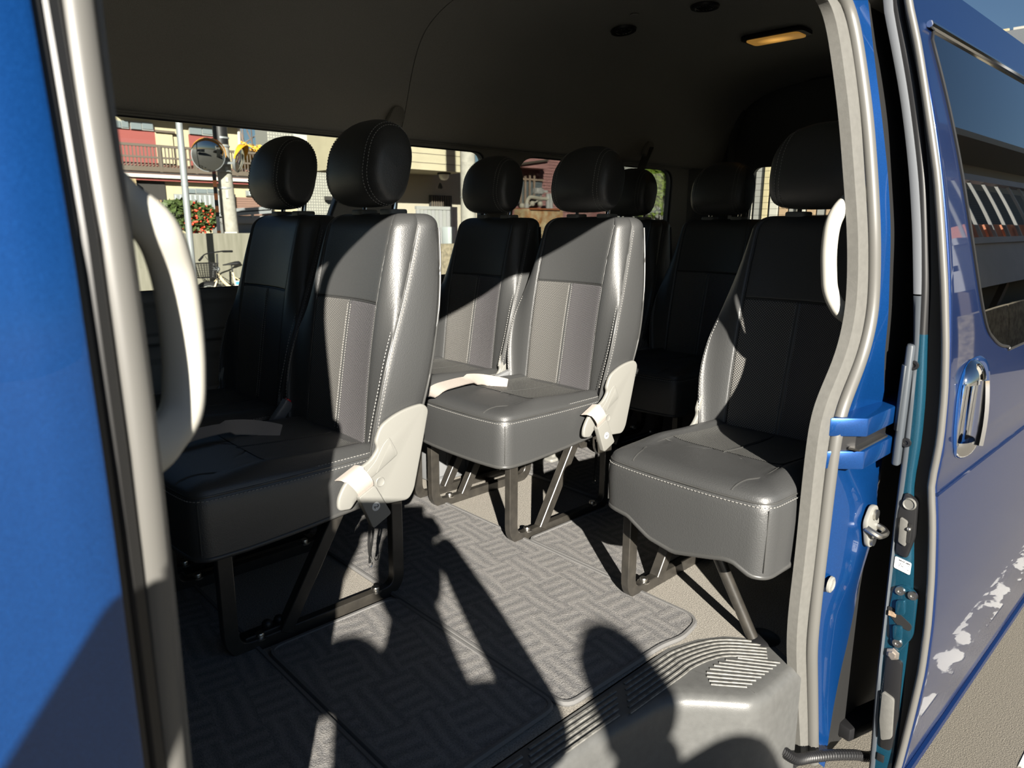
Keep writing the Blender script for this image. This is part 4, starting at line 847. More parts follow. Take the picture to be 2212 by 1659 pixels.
# ------------------------------------------------------------------ road
M_asph = mat('asphalt', (.27,.245,.20), .9, noise=1, nscale=260, col2=(.09,.082,.07), bump=1.0, bscale=300, detail=6)
struct(MB().box((10,0,-.70), (120,90,.1)).build('ground', M_asph, smooth=0))
M_line = mat('worn_road_paint', (.82,.80,.74), .7); nt = M_line.node_tree; b = nt.nodes['Principled BSDF']
tc = N(M_line,'ShaderNodeTexCoord'); nz = N(M_line,'ShaderNodeTexNoise'); nz.inputs['Scale'].default_value = 9; nz.inputs['Detail'].default_value = 8; LK(M_line, tc.outputs['Object'], nz.inputs['Vector'])
rr = N(M_line,'ShaderNodeMapRange'); rr.inputs['From Min'].default_value = .50; rr.inputs['From Max'].default_value = .54; LK(M_line, nz.outputs[0], rr.inputs[0]); LK(M_line, rr.outputs[0], b.inputs['Alpha'])
MB_ = MB().box((4,-1.30,-.649), (14,.17,.002)); tag(MB_.build('road_line', M_line, smooth=0), 'worn white road line painted beside the van', 'road marking')

# ------------------------------------------------------------------ across the street
def striped(name, col, line, scale, width=.06, axis=0, rough=.7):
    """board siding: thin dark grooves every 1/scale metres"""
    M = mat(name, col, rough); b = M.node_tree.nodes['Principled BSDF']
    tc = N(M,'ShaderNodeTexCoord'); sp = N(M,'ShaderNodeSeparateXYZ'); LK(M, tc.outputs['Object'], sp.inputs[0])
    mu = N(M,'ShaderNodeMath'); mu.operation = 'MULTIPLY'; mu.inputs[1].default_value = scale; LK(M, sp.outputs[axis], mu.inputs[0])
    fr = N(M,'ShaderNodeMath'); fr.operation = 'FRACT'; LK(M, mu.outputs[0], fr.inputs[0])
    lt = N(M,'ShaderNodeMath'); lt.operation = 'LESS_THAN'; lt.inputs[1].default_value = width; LK(M, fr.outputs[0], lt.inputs[0])
    mx = N(M,'ShaderNodeMix'); mx.data_type = 'RGBA'; mx.inputs[6].default_value = (*col,1); mx.inputs[7].default_value = (*line,1); LK(M, lt.outputs[0], mx.inputs[0]); LK(M, mx.outputs[2], b.inputs['Base Color'])
    return M
M_conc = mat('weathered_concrete', (.215,.205,.165), .9, noise=1, nscale=5, col2=(.15,.145,.11), detail=8, bump=.4, bscale=60)
tcn = N(M_conc,'ShaderNodeMapping'); tcn.inputs['Scale'].default_value = (7,7,.7)
for l in list(M_conc.node_tree.links):
    if l.from_node.type == 'TEX_COORD' and l.to_node.type == 'TEX_NOISE' and abs(l.to_node.inputs['Scale'].default_value-5) < .1: l.to_node.inputs['Scale'].default_value = 2.2; LK(M_conc, l.from_socket, tcn.inputs[0]); LK(M_conc, tcn.outputs[0], l.to_node.inputs['Vector']); break
M_concpole = mat('pole_concrete', (0.341,0.329,0.285), .85, noise=.25, nscale=12)
M_cream = striped('cream_siding', (0.418,0.371,0.244), (.40,.35,.22), 4.2, .07)
M_maroon = mat('maroon_panel', (0.240,0.060,0.052), .7)
M_brown = mat('brown_rail', (.105,.085,.065), .6)
M_whitep = mat('white_gutter', (0.468,0.468,0.444), .4)
M_winframe = mat('aluminium_frame', (.27,.28,.27), .4)
M_wing = mat('house_glass', (.16,.19,.20), .12, spec=.8)
M_curtain = striped('curtain', (.20,.215,.215), (.35,.38,.40), 9, .35)
M_dark = mat('dark_recess', (.03,.028,.026), .8)
M_galv = mat('galvanised_steel', (.30,.32,.33), .45, metal=.35)
M_orange = mat('orange_hood', (0.665,0.294,0.014), .45); M_orange2 = mat('orange_band', (.92,.30,.10), .5)
M_leafdark = mat('shrub_leaf', (.075,.115,.03), .6, noise=.5, nscale=30); M_berry = mat('berry', (.75,.06,.02), .4)
M_mirror = mat('mirror_face', (.35,.37,.38), .05, metal=1)
def P3(px, py, y): p = at(px, py, y); return (p.x, p.y, p.z)
def panel(mb, x0, y0, x1, y1, Y, th=.05, mi=0):
    """upright slab covering the given photo rectangle at depth Y"""
    a = at(x0, y0, Y); b = at(x1, y1, Y); c = at(x0, y1, Y); d = at(x1, y0, Y)
    zt = (a.z+d.z)/2; zb = (b.z+c.z)/2; xl = (a.x+c.x)/2; xr = (b.x+d.x)/2
    return mb.box(((xl+xr)/2, Y+th/2, (zt+zb)/2), (abs(xr-xl), th, abs(zt-zb)), None, mi)
cw = thing('concrete_wall', 'weathered concrete retaining wall across the street behind the bicycle', 'wall')
for x0, x1 in ((-9,4.02),(4.07,8.6)):
    MB().box(((x0+x1)/2,11.95,.0), (x1-x0,.30,1.375)).build('slab', M_conc, cw, bevel=.015, smooth=0)
struct(MB().box((0,13.4,.55), (18,2.6,.2)).build('terrace', mat('soil', (.16,.12,.08), .95), smooth=0))
sp = thing('steel_pole', 'slim galvanised steel pole standing before the concrete wall', 'pole')
MB().cyl((3.81,10.8,-.65), (3.81,10.8,5.0), .052, 16).build('shaft', M_galv, sp)
MB().cyl((3.81,10.8,1.45), (3.81,10.8,1.50), .056, 16).build('collar', M_galv, sp)
UY = 12.62; up_ = at(486, 400, UY); X = up_.x
ut = thing('utility_pole', 'thick concrete utility pole rising behind the concrete wall', 'pole')
MB().sweep([(X+.05,UY,.6),(X,UY,2.2),(X-.03,UY,6.5)], [(.135*math.cos(2*PI*i/20), .135*math.sin(2*PI*i/20)) for i in range(20)], scale=[1.05,.95,.72]).build('shaft', M_concpole, ut, smooth=60)
z1, z2 = at(475,312,UY).z, at(475,270,UY).z
MB().cyl((X-.01,UY,z1), (X-.02,UY,z2+.5), .135, 18).build('black_sleeve', M_black, ut)
for py0, py1 in ((360,368),(383,393),(410,428)):
    a = at(490,py0,UY-.15); b = at(490,py1,UY-.15); MB().box((a.x,UY-.14,(a.z+b.z)/2), (.05,.012,abs(a.z-b.z))).build('number_plate', M_whitep, ut)
for py in (408, 318, 300): z = at(480,py,UY).z; MB().cyl((X,UY,z), (X,UY,z+.03), .142, 18).build('band', M_galv, ut)
mp = thing('mirror_post', 'orange and black banded post with two round traffic mirrors', 'traffic mirror')
xm, ym = at(467,430,12.35).x, 12.35
zz_ = lambda py: at(467,py,ym).z
segs = [(345,376,M_maroon),(376,390,M_black),(390,404,M_orange2),(404,418,M_black),(418,432,M_orange2),(432,445,M_black),(445,458.5,M_orange2),(458.5,468,M_black),(468,498,M_whitep),(498,512,M_orange2)]
for a, b, m_ in segs: MB().cyl((xm,ym,zz_(b)), (xm,ym,zz_(a)), .034, 14).build('band', m_, mp)
MB().bar((xm-.25,ym,zz_(352)), (xm+.45,ym,zz_(350)), .04, .04).build('arm', M_galv, mp)
MB().bar((xm,ym,zz_(369)), (xm+.35,ym+.1,zz_(367)), .02, .02).build('arm', M_galv, mp)
def traffic_mirror(px, py, rw, yaw, pitch):
    c = Vector(P3(px, py, ym-.12)); R = Matrix.Rotation(yaw,3,'Z') @ Matrix.Rotation(pitch,3,'X')
    ax = R @ Vector((0,-1,0)); r = rw
    f = MB(); f.lathe([(0,.06*r/.3),(r*.3,.055*r/.3),(r*.6,.040*r/.3),(r*.85,.016*r/.3),(r*.97,0)], c, ax, 28); o = f.build('mirror_face', M_mirror, mp, smooth=80)
    f = MB(); f.lathe([(r*.97,.004),(r*1.02,.0),(r*.95,-.05),(0,-.08)], c, ax, 28); f.build('mirror_back', M_galv, mp)
    f = MB(); side = R @ Vector((1,0,0)); upd = R @ Vector((0,0,1)); pts0 = []; pts1 = []
    for k in range(17):
        a = math.radians(-5+190*k/16); e = side*math.cos(a)+upd*math.sin(a); dpt = .10*math.sin(max(0, min(PI, math.radians(190*k/16))))
        pts0.append(c+e*r*1.02-ax*.03); pts1.append(c+e*r*1.06+ax*dpt)
    f.grid([pts0, pts1]); f.grid([[p+Vector((0,0,.006)) for p in pts0],[p+Vector((0,0,.006)) for p in pts1]]); f.build('hood', M_orange, mp, smooth=80)
traffic_mirror(450,335,.295, math.radians(-8), math.radians(12)); traffic_mirror(518,343,.255, math.radians(50), math.radians(14))

# red-berried shrub on top of the wall
def leaf_cloud(mb, c, r, n, size, rnd, flat=.6, zmin=None):
    for _ in range(n):
        u = Vector((rnd.gauss(0,1), rnd.gauss(0,1), rnd.gauss(0,1))).normalized(); k = rnd.random()**.35
        p = Vector((c[0]+u.x*r[0]*k, c[1]+u.y*r[1]*k, c[2]+u.z*r[2]*k)); s = size*(.6+.8*rnd.random())
        if zmin is not None and p.z-s < zmin: continue
        d = Vector((rnd.gauss(0,1), rnd.gauss(0,1), rnd.gauss(0,.6))).normalized(); e = d.cross(Vector((rnd.gauss(0,1), rnd.gauss(0,1), 1))).normalized()*s*flat*.5; d = d*s
        mb.add([p, p+d*.5+e, p+d, p+d*.5-e], [(0,1,2,3)])
rnd = random.Random(3)
c0 = Vector(P3(420,471,12.85)); rx = abs(at(470,470,13).x-at(370,470,13).x)/2; rz_ = abs(at(425,437,13).z-at(425,503,13).z)/2
sh = thing('berry_shrub', 'green shrub full of red berries on top of the concrete wall', 'shrub')
mb = MB(); leaf_cloud(mb, c0, (rx,.26,rz_), 3600, .10, rnd, .6, .66); leaf_cloud(mb, c0+Vector((-.3,0,.05)), (rx*.75,.22,rz_*.9), 1200, .12, rnd, .6, .66)
tag(mb.build('foliage', M_leafdark, sh, smooth=0), kind='stuff')
mb = MB()
for _ in range(130):
    u = Vector((rnd.gauss(.25,.7), -abs(rnd.gauss(0,1)), rnd.gauss(0,.8))).normalized(); k = .75+.3*rnd.random(); p = c0+Vector((u.x*rx*k, u.y*.27*k, u.z*rz_*k)); mb.ball(p, .024, 4, 5)
tag(mb.build('berries', M_berry, sh), kind='stuff')
MB().tube([(c0.x, c0.y, .6), (c0.x+.05, c0.y, c0.z)], .04, 6).build('stem', M_brown, sh)

# bicycle against the wall
bk_ = thing('bicycle', 'small cream bicycle with black wire basket before the concrete wall', 'bicycle', (0,0,0))
M_bike = mat('cream_bike_paint', (.72,.60,.40), .4); M_tyre = mat('tyre', (.02,.02,.02), .7)
yb_ = 11.1; W0 = Vector((4.16,yb_,-.40)); W1 = Vector((5.12,yb_+.12,-.40))
for w, nm in ((W0,'front_wheel'),(W1,'rear_wheel')):
    tmb = MB(); tmb.tube([w+Vector((.235*math.cos(a),0,.235*math.sin(a))) for a in np.linspace(0,2*PI,32,endpoint=False)], .020, 8, closed=True); wo_ = tmb.build(nm, M_tyre, bk_)
    rm = MB(); rm.tube([w+Vector((.208*math.cos(a),0,.208*math.sin(a))) for a in np.linspace(0,2*PI,32,endpoint=False)], .008, 6, closed=True); rm.build('rim', M_galv, wo_)
    s = MB()
    for k in range(14): a = 2*PI*k/14; s.cyl(w, w+Vector((.205*math.cos(a),0,.205*math.sin(a))), .0025, 4)
    tag(s.build('spokes', M_galv, wo_), kind='stuff'); MB().cyl(w+Vector((0,-.04,0)), w+Vector((0,.04,0)), .02, 10).build('hub', M_galv, wo_)
    fd_ = MB(); fd_.sweep([w+Vector((.265*math.cos(a),0,.265*math.sin(a))) for a in np.linspace(.3,PI*1.0,16)], [(-.03,0),(.03,0),(.03,.004),(-.03,.004)], up=(0,1,0)); fd_.build('mudguard', M_black, bk_)
HD = Vector((4.33,yb_+.01,.02)); ST = Vector((4.62,yb_+.06,.0)); BB = Vector((4.68,yb_+.06,-.36))
fm = MB()
for s in (-1,1): fm.tube([HD+Vector((-.01,.0,-.10)), HD+Vector((-.05,s*.045,-.16)), W0+Vector((.0,s*.05,0))], .014, 8)
fm.tube(smooth_path([HD, HD+Vector((.12,.02,-.17)), BB], 5), .028, 10); fm.tube([BB, ST+Vector((0,0,.02))], .020, 8)
for s in (-1,1): fm.tube([BB+Vector((0,s*.04,0)), W1+Vector((0,s*.06,0))], .011, 6); fm.tube([ST+Vector((0,s*.03,-.05)), W1+Vector((0,s*.06,0))], .010, 6)
fm.build('frame', M_bike, bk_, smooth=60)
MB().tube([HD+Vector((0,0,-.12)), HD+Vector((.02,0,.33))], .016, 8).build('stem', M_black, bk_)
hbz = MB(); hbz.tube(smooth_path([HD+Vector((-.30,-.12,.26)), HD+Vector((-.20,-.06,.33)), HD+Vector((.02,0,.36)), HD+Vector((.20,.10,.37)), HD+Vector((.34,.16,.36))], 5), .012, 8); ho_ = hbz.build('handlebar', M_black, bk_)
for a, b in (((-.34,-.14,.23),(-.26,-.09,.29)),((.16,.08,.365),(.36,.17,.36))): MB().cyl(HD+Vector(a), HD+Vector(b), .019, 8).build('hand_grip', M_black, ho_)
MB().tube(smooth_path([HD+Vector((-.22,-.08,.30)), HD+Vector((-.12,-.1,.16)), HD+Vector((.0,-.05,.05))], 4), .005, 5).build('brake_cable', M_black, bk_)
MB().tube([ST+Vector((0,0,-.05)), ST+Vector((-.01,.0,.14))], .014, 8).build('seat_post', M_black, bk_)
sd = MB(); sd.sweep([ST+Vector((-.16,0,.15)), ST+Vector((-.05,0,.165)), ST+Vector((.06,.0,.17)), ST+Vector((.12,0,.175)), ST+Vector((.14,0,.17))], [(.07*math.cos(a), .032*math.sin(a)) for a in np.linspace(0,2*PI,12,endpoint=False)], up=(0,0,1), scale=[.3,.6,1.25,1.2,.8]); sd.build('saddle', M_black, bk_, smooth=70)
bsk = MB(); bc = Vector((4.12,yb_-.02,.085))
T = [bc+Vector((a,b,.11)) for a, b in ((-.21,-.15),(.17,-.15),(.17,.15),(-.21,.15))]; Bt = [bc+Vector((a,b,-.13)) for a, b in ((-.15,-.11),(.13,-.11),(.13,.11),(-.15,.11))]
for f in np.linspace(0,1,7):
    q = [t.lerp(b_, f) for t, b_ in zip(T, Bt)]; bsk.tube(q, (.007 if f in (0,1) else .0042), 5, closed=True)
for e in range(4):
    for f in np.linspace(0,1,9 if e % 2 == 0 else 7): bsk.cyl(T[e].lerp(T[(e+1) % 4], f), Bt[e].lerp(Bt[(e+1) % 4], f), .0042, 4)
tag(bsk.build('wire_basket', M_black, bk_, smooth=0), kind='stuff')
MB().lathe([(0,.03),(.03,.03),(.05,.0),(.04,-.06),(0,-.07)], HD+Vector((-.02,-.05,.07)), (-.3,-1,0), 14).build('headlamp', M_galv, bk_)
MB().box(BB+Vector((-.02,-.06,.16)), (.09,.03,.15)).build('battery', M_whitep, bk_, bevel=.01)
MB().box(BB+Vector((-.02,-.078,.19)), (.06,.004,.05)).build('battery_mark', mat('blue_mark', (.08,.30,.62), .5), bk_)
MB().tube([BB+Vector((0,-.02,-.05)), (BB.x-.05,yb_-.1,-.65)], .01, 6).build('kickstand', M_galv, bk_)

# cream and maroon two-storey house
hs_ = thing('town_house', 'cream and maroon two-storey house with a brown balcony railing', 'house')
HY = 17.0
mb = MB(); a = at(180,262,HY); b = at(514,300,HY); mb.box(((a.x+b.x)/2, HY+2.5, 2.9), (b.x-a.x, 5, 4.2)); mb.build('upper_wall', M_cream, hs_, smooth=0)
a = at(180,400,HY-.7); b = at(640,420,HY-.7); MB().box(((a.x+b.x)/2, HY+2, .95), (b.x-a.x, 5.4, 1.9)).build('lower_wall', M_cream, hs_, smooth=0)
for r in ((244,276,341,380),(412,293,466,380)): panel(MB(), *r, HY-.04).build('maroon_panel', M_maroon, hs_, smooth=0)
def window(x0, y0, x1, y1, Y, gl=M_wing, mull=1):
    f = panel(MB(), x0, y0, x1, y1, Y, .06).build('window_frame', M_winframe, hs_, smooth=0)
    n = mull+1
    for k in range(n):
        w = (x1-x0)/n; panel(MB(), x0+k*w+1.2, y0+1.6, x0+(k+1)*w-1.2, y1-2, Y-.02, .04).build('pane', gl, f, smooth=0)
window(246,260,278,277,HY-.08); window(282,264,331,281,HY-.08); window(409,275,464,292,HY-.08)
panel(MB(), 339,286,376,372,HY-.06).build('balcony_door', M_cream, hs_, smooth=0)
panel(MB(), 336,282,378,286.5,HY-.12, .12).build('lintel', M_brown, hs_, smooth=0)
a = at(230,258,HY); b = at(530,268,HY); MB().box(((a.x+b.x)/2,HY-.25,3.42), (b.x-a.x,.7,.10)).build('eave', M_brown, hs_)
gu = MB(); a = at(513,268,HY-.1); gu.tube([(a.x+.25,HY-.5,3.36),(a.x+.02,HY-.1,3.22),(a.x,HY-.08,2.0)], .035, 8); gu.build('downpipe', M_whitep, hs_)
RY = HY-.75
zt = at(345,316,RY).z; zm = at(345,341,RY).z; zb = at(345,366,RY).z; xa = at(232,320,RY).x; xb = at(556,330,RY).x
bl_ = MB().box(((xa+xb)/2,RY,zt), (xb-xa,.06,.055)).build('balcony_rail', M_brown, hs_)
MB().box(((xa+xb)/2,RY,zm), (xb-xa,.04,.04)).build('mid_rail', M_brown, bl_); MB().box(((xa+xb)/2,RY,zb), (xb-xa,.08,.10)).build('bottom_rail', M_brown, bl_)
nb = int((xb-xa)/.075)
base = None
for k in range(nb):
    x = xa+(xb-xa)*(k+.5)/nb
    if base is None: base = MB().box((0,0,0), (.022,.022,zt-zb)).build('baluster', M_brown, bl_, smooth=0); o = base
    else: o = base.copy(); COL.objects.link(o)
    o.parent = bl_; o.location = (x, RY, (zt+zb)/2)
for px in (345,393,421,466,508): x = at(px,340,RY).x; MB().box((x,RY-.01,(zt+zb)/2-.02), (.06,.07,zt-zb+.08)).build('balcony_post', M_brown, bl_, smooth=0)
MB().box(((xa+xb)/2,RY+.35,zb-.10), (xb-xa,.8,.06)).build('balcony_floor', M_dark, hs_, smooth=0)
GY = RY-.15
zg = at(345,381,GY).z; MB().box(((xa+xb)/2,GY,zg), (xb-xa,.10,.075)).build('gutter', M_whitep, hs_)
MB().box(((xa+xb)/2,GY+.05,at(345,388,GY).z), (xb-xa,.06,.05)).build('fascia', M_maroon, hs_)
rt = MB(); rt.prism([(GY+.02,zg+.03),(HY-.1,zg+.32),(HY-.1,zg+.22),(GY+.02,zg-.02)], 'x', xa, xb); rt.build('porch_roof', mat('porch_tiles', (.25,.12,.10), .7), hs_, smooth=0)
LY = HY-.72
panel(MB(), 297,392,361,500,LY-.02,.05).build('entry_recess', M_dark, hs_, smooth=0)
bp = panel(MB(), 284,386,297,450,LY-.35,.3).build('tan_pier', mat('tan_brick', (.45,.35,.20), .8, noise=.4, nscale=20), hs_, smooth=0)
for k in range(6): panel(MB(), 313+k*7,432,317+k*7,490,LY-.06,.03).build('door_slat', mat('door_wood', (.25,.17,.09), .6) if k == 0 else bpy.data.materials['door_wood'], hs_, smooth=0)
window(398,407,472,419,LY-.06, M_wing, 2); window(379,420,476,478,LY-.08, M_curtain, 3); window(532,412,575,424,LY-.06, M_curtain, 1)
panel(MB(), 514,427,585,470,LY-.10,.06).build('bamboo_blind', striped('bamboo_blind', (.22,.13,.10), (.12,.07,.05), 18, .3, 2), hs_, smooth=0)
MB().cyl(P3(506,420,LY-.1), P3(506,470,LY-.1), .03, 8).build('drainpipe', M_dark, hs_)

# small truck bed with ladder seen past the headrest
tk = thing('parked_truck', 'grey parked truck with a ladder on its roof rack behind the wall', 'truck')
M_tk = mat('truck_grey', (0.270,0.276,0.276), .45); TY = 14.6
panel(MB(), 498,466,575,484,TY,1.2).build('tail_cover', M_tk, tk, bevel=.03)
panel(MB(), 500,484,575,520,TY+.05,1.1).build('tail_body', mat('truck_shadow', (.20,.21,.21), .6), tk)
for k in range(2): a = at(503+k*2,455+k*7,TY); b = at(585,450+k*6,TY); MB().bar(a, b, .07, .09).build('ladder_rail', M_galv, tk)
for k in range(4): a = at(512+k*15,454,TY); b = at(514+k*15,461,TY+.35); MB().bar(a, b, .03, .03).build('ladder_rung', M_galv, tk)
for px in (512,545): a = at(px,462,TY); b = at(px,470,TY); MB().bar(a, b, .05, .05).build('rack_leg', M_galv, tk)
sgn = panel(MB(), 486,501,512,507,11.95,.02).build('roadside_sign', M_whitep); tag(sgn, 'low white sign board on top of the concrete wall', 'sign'); 

# bare tree with a yellow-leaved one before it, against the sky
bt = thing('bare_tree', 'bare winter tree showing against the sky past the house corner', 'tree')
mb = MB(); rnd = random.Random(11); base_ = Vector(P3(545,345,33))
def branch(p, d, L, r, lev):
    q = p+d*L; mb.tube([p, (p+q)/2+Vector((rnd.gauss(0,.03),0,rnd.gauss(0,.03)))*L, q], r, 4, scale=[1,.85,.65])
    if lev:
        for _ in range(3 if lev > 1 else 4): branch(q, (d+Vector((rnd.gauss(0,.45), rnd.gauss(0,.3), rnd.gauss(.1,.25)))).normalized(), L*.68, r*.55, lev-1)
for dx in (-.8,0,.9): mb.tube([(base_.x+dx*.4,33,-.65), base_+Vector((dx,0,-3))], .13, 6); branch(base_+Vector((dx,0,-3)), Vector((dx*.15,0,1)).normalized(), 2.3, .10, 4)
mb.build('branches', mat('bark', (.17,.13,.11), .9), bt)
yt = thing('yellow_tree', 'yellow-leaved small tree past the right traffic mirror', 'tree')
mb = MB(); leaf_cloud(mb, P3(538,345,22), (.9,.6,.55), 700, .16, rnd); mb2 = MB(); q0 = P3(538,345,22); mb2.tube([(q0[0],22,-.65), q0], .05, 6)
tag(mb.build('foliage', mat('yellow_leaf', (.72,.42,.05), .6), yt, smooth=0), kind='stuff'); mb2.build('trunk', M_brown, yt)

# white-tiled apartment block
M_tile = mat('white_wall_tile', (.62,.61,.55), .5); b = M_tile.node_tree.nodes['Principled BSDF']; tc = N(M_tile,'ShaderNodeTexCoord'); bt_ = N(M_tile,'ShaderNodeTexBrick')
mpn = N(M_tile,'ShaderNodeMapping'); mpn.inputs['Rotation'].default_value = (PI/2,0,0); LK(M_tile, tc.outputs['Object'], mpn.inputs[0]); LK(M_tile, mpn.outputs[0], bt_.inputs['Vector'])
bt_.offset = 0; bt_.inputs['Color1'].default_value = (.40,.39,.34,1); bt_.inputs['Color2'].default_value = (.35,.345,.30,1); bt_.inputs['Mortar'].default_value = (.20,.20,.18,1); bt_.inputs['Scale'].default_value = 1; bt_.inputs['Mortar Size'].default_value = .022; bt_.inputs['Brick Width'].default_value = .105; bt_.inputs['Row Height'].default_value = .105; LK(M_tile, bt_.outputs['Color'], b.inputs['Base Color'])
ab = thing('tiled_building', 'white-tiled apartment block with a shuttered window', 'building'); AY = 24
a = at(578,300,AY); c = at(800,300,AY); MB().box(((a.x+c.x)/2,AY+.5,2.5), (c.x-a.x,1,7.5)).build('wall', M_tile, ab, smooth=0)
f = panel(MB(), 634,289,671,338,AY-.08,.08).build('shutter_frame', M_winframe, ab, smooth=0)
panel(MB(), 636,292,669,334,AY-.10,.05).build('shutter', striped('roller_shutter', (.50,.49,.42), (.33,.32,.28), 12, .25, 2), f, smooth=0)
panel(MB(), 625,276,640,281,AY-.1,.1).build('vent_hood', M_dark, ab, smooth=0); panel(MB(), 706,424,722,432,AY-.3,.2).build('lamp_bracket', M_dark, ab, smooth=0)

# plaster building with lamp behind the second window, its grey gate and concrete pole
pb = thing('plaster_building', 'cream plaster building with a deep shaded porch', 'building'); PY = 14.5
M_plaster = mat('cream_plaster', (0.394,0.360,0.249), .85, bump=.5, bscale=40, noise=.12, nscale=3)
panel(MB(), 790,250,1010,366,PY,3.0).build('upper_wall', M_plaster, pb, smooth=0)
for py in (330,350): panel(MB(), 790,py,1010,py+1.2,PY-.006,.02).build('joint', M_brown, pb, smooth=0)
M_porch = mat('porch_wall', (.36,.33,.26), .85); panel(MB(), 790,360,1060,560,PY+1.6,.2).build('porch_back', M_porch, pb, smooth=0)
lm = Vector(P3(959,377,PY+.5)); MB().lathe([(0,-.16),(.08,-.145),(.13,-.09),(.15,0)], lm, (0,0,1), 18).build('lamp_globe', mat('lamp_globe', (.75,.73,.62), .35), pb, smooth=80); MB().cyl(lm, lm+Vector((0,0,.06)), .19, 18).build('lamp_base', M_dark, pb)
l2 = Vector(P3(951,404,PY+.9)); MB().lathe([(0,-.07),(.06,-.05),(.07,0),(.03,.10),(0,.12)], l2, (0,0,1), 14).build('spot_lamp', M_dark, pb)
wb_ = panel(MB(), 930,422,976,448,PY+1.5,.08).build('barred_window', M_dark, pb, smooth=0)
for k in range(9): panel(MB(), 933.5+k*4.8,423,935+k*4.8,447,PY+1.45,.03).build('window_bar', M_brown, wb_, smooth=0)
gt_ = thing('grey_gate', 'pale grey panel gate beside the concrete pole', 'gate'); GYY = 13.2
panel(MB(), 900,446,988,453,GYY,.08).build('top_rail', M_winframe, gt_, smooth=0)
for k in range(11): panel(MB(), 902+k*8,453,909+k*8,640,GYY+.02,.04).build('slat', M_winframe if k % 2 else M_tk, gt_, smooth=0)
mbx = panel(MB(), 968,490,985,535,GYY-.3,.25).build('letter_box', mat('pale_box', (0.360,0.396,0.396), .5), gt_, bevel=.02)
cp_ = thing('concrete_column', 'round concrete pole beside the grey gate', 'pole'); a = at(1012,400,10.2)
MB().cyl((a.x,10.2,-.65), (a.x-.04,10.2,6), .165, 20, .14).build('shaft', M_concpole, cp_); MB().cyl((a.x-.01,10.2,at(1012,427,10.2).z), (a.x-.01,10.2,at(1012,425,10.2).z), .168, 20).build('band', M_galv, cp_)
lw = thing('rough_wall', 'low rough stone wall before the grey gate', 'wall'); a = at(930,528,11); c = at(1100,528,11); MB().box(((a.x+c.x)/2,11.1,-.1), (c.x-a.x,.2,1.1)).build('blocks', mat('rough_stone', (.30,.26,.18), .95, noise=.6, nscale=12, bump=1, bscale=30), lw, smooth=0)

# pink brick house with barred window, pipes and a rusty tank
pk = thing('pink_house', 'pink brick house with a barred window under an awning', 'house'); KY = 12.5
M_pink = mat('pink_brick', (.52,.27,.25), .8, noise=.2, nscale=4); M_pink2 = mat('pink_mortar', (.30,.14,.13), .9)
a = at(1095,300,KY); c = at(1330,300,KY); MB().box(((a.x+c.x)/2,KY+.31,1.6), (c.x-a.x,.5,4.6)).build('wall', M_pink2, pk, smooth=0)
br0 = None; bx0 = at(1165,400,KY).x; bx1 = at(1250,400,KY).x; bz0 = at(1200,480,KY).z; bz1 = at(1200,330,KY).z; nrow = int((bz1-bz0)/.078); ncol = int((bx1-bx0)/.20)
for i in range(nrow):
    for j in range(ncol):
        if br0 is None: br0 = MB().box((0,0,0), (.19,.05,.068)).build('brick', M_pink, pk, smooth=0); o = br0
        else: o = br0.copy(); COL.objects.link(o); o.parent = pk
        o.location = (bx0+(j+.5*(i % 2))*.20, KY+.035-.01*((i*7+j*3) % 3), bz0+i*.078)
panel(MB(), 1098,338,1183,362,KY-.45,.45).build('awning_soffit', M_pink, pk, smooth=0)
a = Vector(P3(1096,358,KY-.5)); c = Vector(P3(1184,346,KY-.5)); MB().bar(a, c, .07, .05).build('awning_edge', M_brown, pk)
wk = panel(MB(), 1100,386,1171,440,KY-.06,.06).build('window', M_wing, pk, smooth=0)
for k in range(6): panel(MB(), 1105.5+k*9.6,380 if k < 4 else 375,1108.5+k*9.6,440,KY-.14,.03).build('window_bar', mat('bar_wood', (.36,.27,.20), .6) if k == 0 else bpy.data.materials['bar_wood'], wk, smooth=0)
panel(MB(), 1098,385,1175,389,KY-.12,.05).build('bar_rail', bpy.data.materials['bar_wood'], wk, smooth=0)
mt = thing('gas_meter', 'cream gas meter with bent pipes before the pink house', 'meter'); M_cr = mat('cream_pipe', (0.504,0.476,0.385), .45)
q = lambda px, py, y=11.9: Vector(P3(px, py, y))
MB().tube(smooth_path([q(1138,446), q(1139,434), q(1147,426), q(1165,429), q(1185,430)], 4), .05, 10).build('pipe', M_cr, mt)
MB().tube([q(1124,460), q(1142,446), q(1168,430)], .02, 8).build('pipe', M_cr, mt); MB().tube([q(1168,405), q(1168,430)], .015, 8).build('pipe', M_cr, mt)
panel(MB(), 1161,406,1175,419,11.8,.18).build('junction_box', M_whitep, mt, bevel=.02); panel(MB(), 1175,411,1184,416,11.85,.1).build('junction_arm', M_whitep, mt)
for px, py in ((1128,445),(1150,440),(1167,441)): MB().ball(q(px,py), .075, 8, 10).build('valve', M_cr, mt)
for px in (1138,1184,1190): MB().cyl(q(px,470), q(px,440 if px < 1150 else 418), .06, 12).build('standpipe', M_whitep, mt)
rk = thing('rusty_tank', 'cream rust-streaked metal tank below the pipes', 'tank'); M_rust = mat('rusty_cream', (.70,.60,.36), .6, noise=1, nscale=7, col2=(.45,.18,.05))
panel(MB(), 1140,452,1215,640,11.1,.5).build('body', M_rust, rk, bevel=.02); panel(MB(), 1147,450,1212,454,11.05,.6).build('lid', mat('rust', (.42,.14,.05), .8), rk, bevel=.01)

